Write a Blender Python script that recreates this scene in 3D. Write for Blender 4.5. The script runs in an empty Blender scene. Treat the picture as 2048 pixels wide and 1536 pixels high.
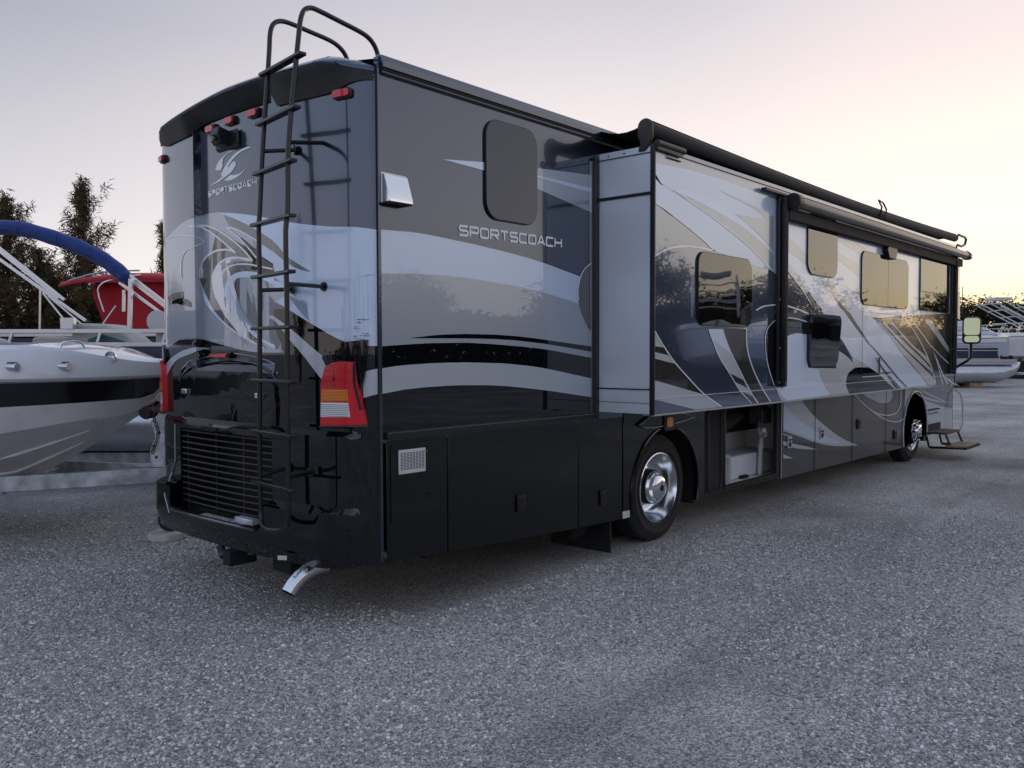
import bpy, bmesh, math, random
from mathutils import Vector, Matrix
R = math.radians
SC = bpy.context.scene
COL = SC.collection

# ------------------------------------------------------------------ camera
cam_d = bpy.data.cameras.new('camera')
cam = bpy.data.objects.new('camera', cam_d)
COL.objects.link(cam)
cam_d.sensor_width = 36.0
cam_d.lens = 30.19
cam_d.clip_start = 0.05
cam_d.clip_end = 3000
CP = Vector((-3.2468, -3.8647, 1.6325))
yaw, pitch, roll = 0.7201, 0.0375, -0.0024
fw = Vector((math.cos(yaw)*math.cos(pitch), math.sin(yaw)*math.cos(pitch), -math.sin(pitch)))
rt = Vector((math.sin(yaw), -math.cos(yaw), 0))
up = rt.cross(fw)
rt2 = rt*math.cos(roll)+up*math.sin(roll)
up2 = up*math.cos(roll)-rt*math.sin(roll)
M = Matrix((rt2, up2, -fw)).transposed().to_4x4()
M.translation = CP
cam.matrix_world = M
SC.camera = cam

# ------------------------------------------------------------------ dusk sky, low sun
SUN_HEAD = R(-4)      # compass heading of the sunset, measured from +X
SUN_EL = R(1.6)
world = bpy.data.worlds.new('World')
SC.world = world
world.use_nodes = True
wn, wl = world.node_tree.nodes, world.node_tree.links
wn.clear()
wo = wn.new('ShaderNodeOutputWorld')
bg = wn.new('ShaderNodeBackground')
sky = wn.new('ShaderNodeTexSky')
sky.sky_type = 'NISHITA'
sky.sun_disc = False
sky.sun_elevation = SUN_EL
sky.sun_rotation = R(90) - SUN_HEAD
sky.altitude = 0
sky.air_density = 1.0
sky.dust_density = 2.5
sky.ozone_density = 2.0
# the Nishita sky is blended with a hazy pastel dusk: colour by height above the horizon and by angle from the sunset
tcw = wn.new('ShaderNodeTexCoord')
sepw = wn.new('ShaderNodeSeparateXYZ'); wl.new(tcw.outputs['Generated'], sepw.inputs[0])
def wmath(op, a, b=None, clamp=False):
    n_ = wn.new('ShaderNodeMath'); n_.operation = op; n_.use_clamp = clamp
    for i_, v_ in enumerate((a, b)):
        if v_ is None: continue
        if isinstance(v_, (int, float)): n_.inputs[i_].default_value = v_
        else: wl.new(v_, n_.inputs[i_])
    return n_.outputs[0]
hl = wmath('SQRT', wmath('MAXIMUM', wmath('ADD', wmath('MULTIPLY', sepw.outputs[0], sepw.outputs[0]), wmath('MULTIPLY', sepw.outputs[1], sepw.outputs[1])), 1e-5))
dotp = wmath('ADD', wmath('MULTIPLY', sepw.outputs[0], math.cos(SUN_HEAD)), wmath('MULTIPLY', sepw.outputs[1], math.sin(SUN_HEAD)))
caz = wmath('DIVIDE', dotp, hl)
elz = wmath('MAXIMUM', sepw.outputs[2], 0.0)
def ramp(stops):
    r_ = wn.new('ShaderNodeValToRGB'); r_.color_ramp.interpolation = 'EASE' if False else 'LINEAR'
    e_ = r_.color_ramp.elements
    while len(e_) > 1: e_.remove(e_[-1])
    e_[0].position = stops[0][0]; e_[0].color = (*stops[0][1], 1)
    for p_, c_ in stops[1:]:
        k_ = e_.new(p_); k_.color = (*c_, 1)
    wl.new(elz, r_.inputs[0]); return r_.outputs[0]
r_sun = ramp([(0, (1.1, .66, .20)), (.025, (1.15, .84, .38)), (.07, (1.14, .98, .69)), (.13, (1.07, .94, .79)), (.20, (1.0, .85, .74)), (.30, (.82, .70, .68)), (.5, (.56, .56, .63)), (1, (.29, .36, .52))])
r_mid = ramp([(0, (.82, .74, .65)), (.05, (.78, .73, .71)), (.15, (.59, .575, .62)), (.33, (.325, .342, .415)), (1, (.26, .33, .50))])
r_opp = ramp([(0, (.70, .63, .66)), (.1, (.72, .69, .76)), (.25, (.56, .61, .74)), (.5, (.38, .46, .63)), (1, (.28, .35, .52))])
def wmix(f_, a_, b_):
    m_ = wn.new('ShaderNodeMix'); m_.data_type = 'RGBA'
    if isinstance(f_, (int, float)): m_.inputs[0].default_value = f_
    else: wl.new(f_, m_.inputs[0])
    wl.new(a_, m_.inputs[6]); wl.new(b_, m_.inputs[7]); return m_.outputs[2]
def wstep(lo, hi, v_):
    n_ = wn.new('ShaderNodeMapRange'); n_.interpolation_type = 'SMOOTHSTEP'
    n_.inputs['From Min'].default_value = lo; n_.inputs['From Max'].default_value = hi
    wl.new(v_, n_.inputs['Value']); return n_.outputs[0]
r_pink = ramp([(0, (.94, .82, .68)), (.05, (.93, .86, .79)), (.13, (.92, .82, .77)), (.24, (.79, .71, .70)), (.37, (.54, .52, .57)), (.6, (.40, .45, .57)), (1, (.28, .35, .51))])
dusk = wmix(wstep(-.9, .25, caz), r_opp, wmix(wstep(.10, .78, caz), r_mid, wmix(wstep(.80, 1.0, caz), r_pink, r_sun)))
nis = wn.new('ShaderNodeMix'); nis.data_type = 'RGBA'; nis.blend_type = 'MULTIPLY'; nis.inputs[0].default_value = 1
wl.new(sky.outputs[0], nis.inputs[6]); nis.inputs[7].default_value = (.10, .10, .10, 1)
wl.new(wmix(.06, dusk, nis.outputs[2]), bg.inputs['Color'])
bg.inputs['Strength'].default_value = 1.0
wl.new(bg.outputs[0], wo.inputs['Surface'])

sun_d = bpy.data.lights.new('sun', 'SUN')
sun_d.energy = 0.25
sun_d.angle = R(6)
sun_d.color = (1.0, 0.72, 0.45)
sun = bpy.data.objects.new('sun', sun_d)
COL.objects.link(sun)
sd = Vector((math.cos(SUN_HEAD)*math.cos(SUN_EL), math.sin(SUN_HEAD)*math.cos(SUN_EL), math.sin(SUN_EL)))
sun.rotation_euler = sd.to_track_quat('Z', 'Y').to_euler()
vs = SC.view_settings
vs.view_transform = 'Standard'
vs.look = 'None'
vs.exposure = 0.38
vs.gamma = 1.0
vs.use_curve_mapping = False
SC.cycles.max_bounces = 8
SC.cycles.glossy_bounces = 5
SC.cycles.transmission_bounces = 6
SC.cycles.caustics_reflective = False
SC.cycles.caustics_refractive = False
SC.cycles.use_denoising = True

# ------------------------------------------------------------------ materials
MATS = {}
def mat(name, base, rough=0.5, metal=0.0, coat=0.0, coat_rough=0.03, ior=1.5, coat_ior=1.5, bump=None, var=None,
        spec=0.5, trans=0.0, grime=None, sheen=0.0):
    """bump=(scale,distance), var=(scale,amount), grime=(scale,amount,colour)"""
    if name in MATS: return MATS[name]
    m = bpy.data.materials.new(name); m.use_nodes = True
    nt = m.node_tree; b = nt.nodes['Principled BSDF']
    c = (base[0], base[1], base[2], 1)
    b.inputs['Base Color'].default_value = c
    b.inputs['Roughness'].default_value = rough
    b.inputs['Metallic'].default_value = metal
    b.inputs['IOR'].default_value = ior
    b.inputs['Coat Weight'].default_value = coat
    b.inputs['Coat Roughness'].default_value = coat_rough
    b.inputs['Coat IOR'].default_value = coat_ior
    b.inputs['Transmission Weight'].default_value = trans
    b.inputs['Specular IOR Level'].default_value = spec
    b.inputs['Sheen Weight'].default_value = sheen
    tc = nt.nodes.new('ShaderNodeTexCoord')
    src = None
    if var or grime:
        col = None
        if var:
            n = nt.nodes.new('ShaderNodeTexNoise'); n.inputs['Scale'].default_value = var[0]; n.inputs['Detail'].default_value = 6
            nt.links.new(tc.outputs['Object'], n.inputs['Vector'])
            mr = nt.nodes.new('ShaderNodeMapRange')
            mr.inputs['From Min'].default_value = 0.3; mr.inputs['From Max'].default_value = 0.7
            mr.inputs['To Min'].default_value = 1-var[1]; mr.inputs['To Max'].default_value = 1+var[1]
            nt.links.new(n.outputs['Fac'], mr.inputs['Value'])
            mx = nt.nodes.new('ShaderNodeMix'); mx.data_type = 'RGBA'; mx.blend_type = 'MULTIPLY'; mx.inputs[0].default_value = 1
            mx.inputs[6].default_value = c
            nt.links.new(mr.outputs[0], mx.inputs[7]); col = mx.outputs[2]
        if grime:
            n = nt.nodes.new('ShaderNodeTexNoise'); n.inputs['Scale'].default_value = grime[0]; n.inputs['Detail'].default_value = 8; n.inputs['Roughness'].default_value = .7
            nt.links.new(tc.outputs['Object'], n.inputs['Vector'])
            mr = nt.nodes.new('ShaderNodeMapRange')
            mr.inputs['From Min'].default_value = 0.48; mr.inputs['From Max'].default_value = 0.72
            mr.inputs['To Min'].default_value = 0; mr.inputs['To Max'].default_value = grime[1]
            nt.links.new(n.outputs['Fac'], mr.inputs['Value'])
            mx = nt.nodes.new('ShaderNodeMix'); mx.data_type = 'RGBA'
            nt.links.new(mr.outputs[0], mx.inputs[0])
            if col: nt.links.new(col, mx.inputs[6])
            else: mx.inputs[6].default_value = c
            mx.inputs[7].default_value = (*grime[2], 1); col = mx.outputs[2]
            rm = nt.nodes.new('ShaderNodeMapRange')
            rm.inputs['To Min'].default_value = rough; rm.inputs['To Max'].default_value = min(1, rough+.45)
            nt.links.new(mr.outputs[0], rm.inputs['Value']); nt.links.new(rm.outputs[0], b.inputs['Roughness'])
        nt.links.new(col, b.inputs['Base Color'])
    if bump:
        n = nt.nodes.new('ShaderNodeTexNoise'); n.inputs['Scale'].default_value = bump[0]; n.inputs['Detail'].default_value = bump[2] if len(bump) > 2 else 4
        nt.links.new(tc.outputs['Object'], n.inputs['Vector'])
        bp = nt.nodes.new('ShaderNodeBump'); bp.inputs['Strength'].default_value = 1; bp.inputs['Distance'].default_value = bump[1]
        nt.links.new(n.outputs['Fac'], bp.inputs['Height'])
        nt.links.new(bp.outputs[0], b.inputs['Normal'])
        if coat: nt.links.new(bp.outputs[0], b.inputs['Coat Normal'])
    MATS[name] = m
    return m

WOB = (1.3, 0.0016, 1)
def paint(name, base, metal=.85, rough=.22, spec=.3, ci=1.5):
    return mat('paint_'+name, base, rough, metal, coat=1.0, coat_rough=0.012, coat_ior=ci, bump=WOB, spec=spec)
P = {
 'char': paint('charcoal', (0.062, 0.080, 0.116), .85, .2),
 'black': paint('black', (0.004, 0.0047, 0.0065), 0.0, 0.5, 0.0, 1.58),
 'silver': paint('silver', (0.55, 0.665, 0.845), .3, .38),
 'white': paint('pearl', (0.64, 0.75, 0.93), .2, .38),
 'pewter': paint('pewter', (0.365, 0.415, 0.48), .45, .32),
 'pewter_l': paint('pale_pewter', (0.47, 0.515, 0.575), .3, .36),
 'pewter_d': paint('dark_pewter', (0.27, 0.315, 0.36), .6, .25),
 'slate': paint('slate', (0.12, 0.13, 0.14), .8, .2),
 'steel': paint('blue_steel', (0.105, 0.140, 0.215), .66, .09, .5, 1.75),
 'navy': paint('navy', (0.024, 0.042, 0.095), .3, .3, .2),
 'green': paint('bottle_green', (0.008, 0.022, 0.022), .3, .3, 0.0),
 'brown': paint('warm_black', (0.030, 0.028, 0.030), .4, .25, 0.1),
 'line': paint('pinstripe', (0.82, 0.84, 0.86), .1, .35),
 'emblem': mat('emblem_silver', (0.86, 0.89, 0.92), 0.4, coat=.3),
}
black_pl = mat('black_plastic', (0.010, 0.010, 0.011), 0.38, bump=(60, .0004))
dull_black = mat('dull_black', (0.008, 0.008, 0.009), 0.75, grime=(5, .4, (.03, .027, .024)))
rubber = mat('tyre_rubber', (0.016, 0.016, 0.017), 0.72, bump=(45, .0012), grime=(9, .7, (.06, .055, .05)))
chrome = mat('polished_alloy', (0.84, 0.86, 0.89), 0.17, 1.0, bump=(9, .0006))
alu = mat('brushed_aluminium', (0.62, 0.64, 0.67), 0.30, 1.0, bump=(30, .0004), grime=(6, .35, (.3, .3, .3)))
galv = mat('galvanised_steel', (0.50, 0.53, 0.57), 0.45, 0.6, var=(9, .35), bump=(25, .0008), grime=(5, .5, (.2, .21, .2)))
ladder_m = mat('ladder_black', (0.010, 0.010, 0.011), 0.28, bump=(40, .0003))
glass_dk = mat('tinted_glass', (0.004, 0.004, 0.0045), 0.02, 0.0, ior=1.85, bump=(2.0, .0022, 1))
glass_bed = mat('bedroom_glass', (0.052, 0.062, 0.082), 0.03, 0.6, ior=1.6, bump=(2.2, .003, 1))
white_pl = mat('white_plastic', (0.62, 0.63, 0.63), 0.42, grime=(4, .3, (.3, .29, .26)))
red_lens = mat('red_lens', (0.66, 0.010, 0.022), 0.12, coat=.5, bump=(55, .0012))
amber_lens = mat('amber_lens', (0.98, 0.30, 0.02), 0.12, coat=1, bump=(55, .0012))
clear_lens = mat('clear_lens', (0.92, 0.93, 0.95), 0.12, 0.15, coat=1, bump=(40, .0015))
fabric_bk = mat('black_awning_fabric', (0.012, 0.011, 0.011), 0.8, bump=(14, .004), sheen=.15)
rust = mat('rusty_steel', (0.07, 0.04, 0.025), 0.85, bump=(30, .002), var=(12, .4))
wood = mat('worn_step_grip', (0.30, 0.20, 0.13), 0.8, bump=(30, .002), var=(7, .3))
grip = mat('brown_step_grip', (0.10, 0.075, 0.06), 0.85, bump=(40, .002), var=(7, .3))
sticker_m = mat('sticker_white', (0.6, 0.6, 0.56), 0.5)

# ------------------------------------------------------------------ mesh helpers
def link(o, parent=None):
    COL.objects.link(o)
    if parent: o.parent = parent
    return o
def thing(name, label, cat, loc=(0, 0, 0), rz=0.0, group=None):
    o = bpy.data.objects.new(name, None); link(o)
    o.empty_display_size = .2
    o.location = loc; o.rotation_euler = (0, 0, rz)
    o['label'] = label; o['category'] = cat
    if group: o['group'] = group
    return o
def tag(o, label, cat, group=None):
    o['label'] = label; o['category'] = cat
    if group: o['group'] = group
    return o

class MB:
    def __init__(s): s.v = []; s.f = []
    def add(s, vs, fs):
        k = len(s.v); s.v += [tuple(v) for v in vs]; s.f += [tuple(i+k for i in f) for f in fs]; return s
    def box(s, x0, x1, y0, y1, z0, z1):
        return s.add([(x0,y0,z0),(x1,y0,z0),(x1,y1,z0),(x0,y1,z0),(x0,y0,z1),(x1,y0,z1),(x1,y1,z1),(x0,y1,z1)],
                     [(0,3,2,1),(4,5,6,7),(0,1,5,4),(1,2,6,5),(2,3,7,6),(3,0,4,7)])
    def bar(s, a, b, w, h, up=(0, 0, 1)):
        a = Vector(a); b = Vector(b); d = (b-a).normalized(); u = Vector(up)
        if abs(d.dot(u)) > .97: u = Vector((1, 0, 0))
        sd_ = d.cross(u).normalized(); u = sd_.cross(d)
        vs_ = []
        for p in (a, b):
            for i, j in ((-1,-1),(1,-1),(1,1),(-1,1)): vs_.append(p+sd_*(i*w/2)+u*(j*h/2))
        return s.add(vs_, [(0,1,2,3),(7,6,5,4),(0,4,5,1),(1,5,6,2),(2,6,7,3),(3,7,4,0)])
    def tube(s, path, r, n=8, cap=True, closed=False):
        pts = [Vector(p) for p in path]; m = len(pts); k = len(s.v)
        rr = r if isinstance(r, (list, tuple)) else [r]*m
        ref = None
        for i, p in enumerate(pts):
            if closed: d = pts[(i+1) % m]-pts[i-1]
            else: d = pts[min(m-1, i+1)]-pts[max(0, i-1)]
            d.normalize()
            if ref is None: ref = d.orthogonal().normalized()
            else:
                ref = ref-d*ref.dot(d)
                ref = ref.normalized() if ref.length > 1e-6 else d.orthogonal().normalized()
            q = d.cross(ref)
            for j in range(n):
                t = 2*math.pi*j/n; s.v.append(tuple(p+(ref*math.cos(t)+q*math.sin(t))*rr[i]))
        for i in range(m if closed else m-1):
            a = k+i*n; b_ = k+((i+1) % m)*n
            for j in range(n): s.f.append((a+j, a+(j+1) % n, b_+(j+1) % n, b_+j))
        if cap and not closed:
            s.f.append(tuple(k+j for j in reversed(range(n)))); s.f.append(tuple(k+(m-1)*n+j for j in range(n)))
        return s
    def lathe(s, prof, c, axis='y', n=32, a0=0.0, a1=2*math.pi):
        """prof: (radius, offset along axis)"""
        k = len(s.v); full = abs(a1-a0-2*math.pi) < 1e-6; cnt = n if full else n+1
        for r, t in prof:
            for j in range(cnt):
                a = a0+(a1-a0)*j/n; ca, sa = r*math.cos(a), r*math.sin(a)
                if axis == 'y': s.v.append((c[0]+ca, c[1]+t, c[2]+sa))
                elif axis == 'x': s.v.append((c[0]+t, c[1]+ca, c[2]+sa))
                else: s.v.append((c[0]+ca, c[1]+sa, c[2]+t))
        for i in range(len(prof)-1):
            for j in range(n):
                j2 = (j+1) % cnt
                s.f.append((k+i*cnt+j, k+i*cnt+j2, k+(i+1)*cnt+j2, k+(i+1)*cnt+j))
        return s
    def prism(s, poly, axis, a, b):
        """2-D polygon extruded: axis 'y' -> poly in (x,z); 'x' -> (y,z); 'z' -> (x,y)"""
        k = len(s.v); n = len(poly)
        for t in (a, b):
            for p, q in poly:
                s.v.append((p, t, q) if axis == 'y' else (t, p, q) if axis == 'x' else (p, q, t))
        s.f.append(tuple(k+i for i in range(n))); s.f.append(tuple(k+n+i for i in reversed(range(n))))
        for i in range(n): s.f.append((k+i, k+n+i, k+n+(i+1) % n, k+(i+1) % n))
        return s
    def grid(s, rows):
        k = len(s.v); m = len(rows[0])
        for r in rows: s.v += [tuple(p) for p in r]
        for i in range(len(rows)-1):
            for j in range(m-1):
                s.f.append((k+i*m+j, k+i*m+j+1, k+(i+1)*m+j+1, k+(i+1)*m+j))
        return s
    def build(s, name, material, parent=None, smooth=True, bevel=0.0, seg=2, angle=35):
        me = bpy.data.meshes.new(name); me.from_pydata(s.v, [], s.f); me.validate()
        bm = bmesh.new(); bm.from_mesh(me)
        bmesh.ops.recalc_face_normals(bm, faces=bm.faces)
        bm.to_mesh(me); bm.free()
        me.materials.append(material)
        if smooth:
            me.shade_smooth(); me.set_sharp_from_angle(angle=R(angle))
        o = bpy.data.objects.new(name, me); link(o, parent)
        if bevel:
            bv = o.modifiers.new('bevel', 'BEVEL'); bv.width = bevel; bv.segments = seg; bv.limit_method = 'ANGLE'; bv.angle_limit = R(40)
            bv.harden_normals = False
        return o
def struct(o): o['kind'] = 'structure'; return o
def rrect(x0, x1, z0, z1, r, n=6):
    out = []
    for cx, cz, a in ((x1-r, z1-r, 0), (x0+r, z1-r, 90), (x0+r, z0+r, 180), (x1-r, z0+r, 270)):
        for i in range(n+1):
            t = R(a+90*i/n); out.append((cx+r*math.cos(t), cz+r*math.sin(t)))
    return out
def copy_tree(o, parent=None):
    c = o.copy(); COL.objects.link(c); c.parent = parent
    for ch in list(o.children): copy_tree(ch, c)
    return c
# ================================================================== MOTORHOME
# x runs forward from the rear corner, y to the vehicle's left, right-hand wall at y = 0
YS = -0.5134           # outer face of the slide-out
XS0, XS1 = 2.139, 10.21
BW = 2.46              # body width
mh = thing('motorhome', 'long black and silver diesel motorhome with swirl graphics and its slide-out extended', 'motorhome')

def lin(a, b, v): return min(1., max(0., (v-a)/(b-a)))
def sm(a, b, v):
    t = lin(a, b, v); return t*t*(3-2*t)
def rear_x(y, zz):
    d = max(0., min(y, BW-y)); u = (y-BW/2)/(BW/2); c = min(d, .18)/.18
    x = -.10*math.sqrt(max(0, 1-(1-c)**2))-.10*(1-u*u)
    x += .055*lin(.794, .806, y)*(1-lin(1.754, 1.766, y))*lin(1.50, 1.56, zz)
    t = sm(.04, .26, d)
    x -= .050*t*(1-lin(1.140, 1.165, zz)); x -= .085*t*(1-lin(.69, .72, zz))
    return x
def rear_n(y, z):
    e = .002; y0 = max(0.0005, y-e); y1 = min(BW-.0005, y+e)
    dy = (rear_x(y1, z)-rear_x(y0, z))/(y1-y0); dz = (rear_x(y, z+e)-rear_x(y, z-e))/(2*e)
    return Vector((-1, dy, dz)).normalized()
half = [0, .0015, .005, .010, .018, .028, .042, .060, .080, .105, .13, .16, .20, .24, .28, .33, .38, .43, .48, .53, .58, .63, .68, .73, .76, .794, .806, .86, .92, .98, 1.04, 1.10, 1.17, 1.23]
YG = sorted(set(half+[BW-h for h in reversed(half[:-1])]+[1.754, 1.766])-{BW-.806, BW-.794, BW-.73, BW-.76})
ZG = [.36, .42, .50, .55, .62, .675, .69, .72, .735, .80, .90, 1.0, 1.10, 1.12, 1.140, 1.165, 1.18, 1.25, 1.35, 1.45, 1.50, 1.56, 1.7, 1.9, 2.1, 2.3, 2.5, 2.7, 2.9, 3.02, 3.12, 3.22]
GY0, GY1, GZ0, GZ1 = .76, 1.94, .55, 1.10
if GY1 not in YG: YG = sorted(YG+[GY1])
mb = MB()
idx = {}
for i, y in enumerate(YG):
    for j, z in enumerate(ZG):
        tuck = .05*max(0, (.50-z)/.14)
        zz = z+(.03*(1-sm(0, .35, min(y, BW-y))) if j == 0 else 0)
        idx[i, j] = len(mb.v); mb.v.append((rear_x(y, z)+tuck*sm(.0, .3, min(y, BW-y)), y, zz))
for i in range(len(YG)-1):
    for j in range(len(ZG)-1):
        ym = (YG[i]+YG[i+1])/2; zm = (ZG[j]+ZG[j+1])/2
        if GY0 < ym < GY1 and GZ0 < zm < GZ1: continue
        mb.f.append((idx[i, j], idx[i+1, j], idx[i+1, j+1], idx[i, j+1]))
rear = mb.build('rear_cap', P['char'], mh, angle=28)
# rear cap lower half is black, upper half charcoal
rear.data.materials.append(P['black'])
for pf in rear.data.polygons:
    if pf.center.z < 1.86: pf.material_index = 1

def rear_patch(poly, off, name, material, parent, thick=0.0, smooth=True):
    """a shape lying on the curved rear surface; thick > 0 gives it a rim down to the surface"""
    bm = bmesh.new()
    vs_ = [bm.verts.new((0, y, z)) for y, z in poly]
    try: f = bm.faces.new(vs_)
    except ValueError: bm.free(); return None
    bmesh.ops.triangulate(bm, faces=[f], ngon_method='EAR_CLIP')
    ylo = min(p[0] for p in poly); yhi = max(p[0] for p in poly); zlo = min(p[1] for p in poly); zhi = max(p[1] for p in poly)
    for y in YG:
        if ylo+.0004 < y < yhi-.0004:
            bmesh.ops.bisect_plane(bm, geom=bm.verts[:]+bm.edges[:]+bm.faces[:], dist=1e-6, plane_co=(0, y, 0), plane_no=(0, 1, 0))
    for z in (.69, .72, 1.140, 1.165, 1.50, 1.56):
        if zlo+.0004 < z < zhi-.0004:
            bmesh.ops.bisect_plane(bm, geom=bm.verts[:]+bm.edges[:]+bm.faces[:], dist=1e-6, plane_co=(0, 0, z), plane_no=(0, 0, 1))
    if thick:
        ext = bmesh.ops.extrude_face_region(bm, geom=bm.faces[:])
        nv = {v for v in ext['geom'] if isinstance(v, bmesh.types.BMVert)}
    else: nv = set()
    for v in bm.verts:
        y, z = v.co.y, v.co.z; n = rear_n(y, z)
        k = off+(thick if v in nv else 0)
        v.co = Vector((rear_x(y, z), y, z))+n*k
    bmesh.ops.recalc_face_normals(bm, faces=bm.faces)
    me = bpy.data.meshes.new(name); bm.to_mesh(me); bm.free()
    if not thick:
        fl = [p for p in me.polygons if p.normal.x > 0.02]
        if len(fl) > len(me.polygons)/2: me.flip_normals()
    me.materials.append(material)
    if smooth: me.shade_smooth(); me.set_sharp_from_angle(angle=R(28))
    o = bpy.data.objects.new(name, me); link(o, parent); return o
def flat_patch(poly, y, name, material, parent):
    bm = bmesh.new()
    vs_ = [bm.verts.new((a, y, b)) for a, b in poly]
    try: f = bm.faces.new(vs_)
    except ValueError: bm.free(); return None
    f.normal_update()
    if f.normal.y > 0: f.normal_flip()
    bmesh.ops.triangulate(bm, faces=[f], ngon_method='EAR_CLIP')
    me = bpy.data.meshes.new(name); bm.to_mesh(me); bm.free(); me.materials.append(material)
    o = bpy.data.objects.new(name, me); link(o, parent); return o

# ---- main walls, roof, front cap
wall = MB().box(0, 12.2, 0, .04, 1.10, 3.33).build('side_wall', P['char'], mh)
wall.data.materials.append(P['black'])
low = MB().box(0.004, 2.10, -.0012, 0, 1.165, 1.62).build('lower_wall_band', P['black'], wall)
MB().box(0, 12.2, BW-.04, BW, .36, 3.33).build('left_wall', P['char'], mh)
rows = []
for i in range(13):
    y = BW*i/12; u = (y-BW/2)/(BW/2); z = 3.33+.075*(1-u*u)
    rows.append([(-.10*(1-u*u)-.02, y, z-.02), (.3, y, z), (12.0, y, z), (12.42, y, z-.12)])
MB().grid(rows).build('roof', P['char'], mh)
# front cap: raked nose with windscreen
def nose(y, z):
    u = (y-BW/2)/(BW/2)
    return 12.2+.36*(1-.55*u*u-.45*abs(u)**8)-.16*max(0, (z-1.5)/1.8)**2
rows = []
for j in range(19):
    z = .3+(3.33-.3)*j/18
    rows.append([(12.2, 0, z)]+[(nose(BW*i/14, z), BW*i/14, z) for i in range(15)]+[(12.2, BW, z)])
MB().grid(rows).build('front_cap', P['pewter_d'], mh)
rows = []
for j in range(9):
    z = 1.5+1.25*j/8
    rows.append([(nose(.14+2.24*i/14, z)+.006, .14+2.24*i/14, z) for i in range(15)])
MB().grid(rows).build('windscreen', glass_dk, mh)

# roof edge rail along the right-hand side
rail = MB().prism([(-.022, 3.232), (-.022, 3.245), (-.012, 3.25), (-.012, 3.262), (-.030, 3.268), (-.034, 3.30), (-.02, 3.335), (.03, 3.35), (.03, 3.232)], 'x', .012, 11.7).build('roof_rail', P['char'], mh, angle=20)
MB().box(.013, 11.7, -.024, -.0125, 3.2495, 3.2625).build('gutter_channel', dull_black, mh)
MB().box(.013, 11.7, -.0245, -.0215, 3.233, 3.2405).build('gutter_lip', black_pl, mh)
# rear corner moulding
MB().box(-.012, .010, -.007, .004, .40, 3.30).build('corner_moulding', P['char'], mh, bevel=.004)
MB().box(-.0205, -.0125, -.0025, .004, .40, 3.28).build('corner_seam', dull_black, mh)
# rub rail above the bay doors
MB().box(.03, 2.14, -.030, 0, 1.118, 1.165).build('rub_rail', black_pl, mh, bevel=.006)
MB().box(.03, 2.14, -.032, -.028, 1.155, 1.160).build('rub_rail_bead', P['slate'], mh)

# ---- rear visor over the rear wall
def visor_edge(y):
    u = (y-BW/2)/(BW/2); b = sm(0, .30, min(y, BW-y))
    return (rear_x(y, 3.2) if not .79 < y < 1.77 else -.10*(1-u*u)-.10)-.055*b, 3.25+.055*b+.02*(1-u*u)-.06*lin(1.2, 2.4, y)
ys = [0.004, .01, .02, .035, .05, .07, .1, .14, .2, .28, .36]+[.36+.09*i for i in range(1, 20)]
ys += [BW-.28, BW-.2, BW-.14, BW-.1, BW-.07, BW-.05, BW-.035, BW-.02, BW-.01, BW-.004]
ys = sorted(set(round(y, 4) for y in ys))
under, top = [], []
for y in ys:
    ex, ez = visor_edge(y); b = sm(0, .30, min(y, BW-y)); u = (y-BW/2)/(BW/2)
    wx = rear_x(y, 3.2); wz = 3.135+.01*(1-u*u) if not .79 < y < 1.77 else 3.19+.02*(1-u*u)
    wz = wz+(1-b)*.05
    under.append([(wx+.01, y, wz), (wx-.012, y, wz-.004*b), (wx+(ex-wx)*.55, y, wz+(ez-wz)*.40), (ex, y, ez-.012)])
    top.append([(ex, y, ez-.012), (ex-.006, y, ez), (ex+.006, y, ez+.014), (ex+.06, y, ez+.045-.01*(1-b)), (.02, y, 3.325+.075*(1-u*u))])
vis = MB().grid(under).build('visor_underside', mat('visor_black', (.010, .0095, .010), .55, grime=(3, .55, (.06, .055, .052))), mh, angle=50)
MB().grid(top).build('rear_visor', P['char'], mh, angle=60)

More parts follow.
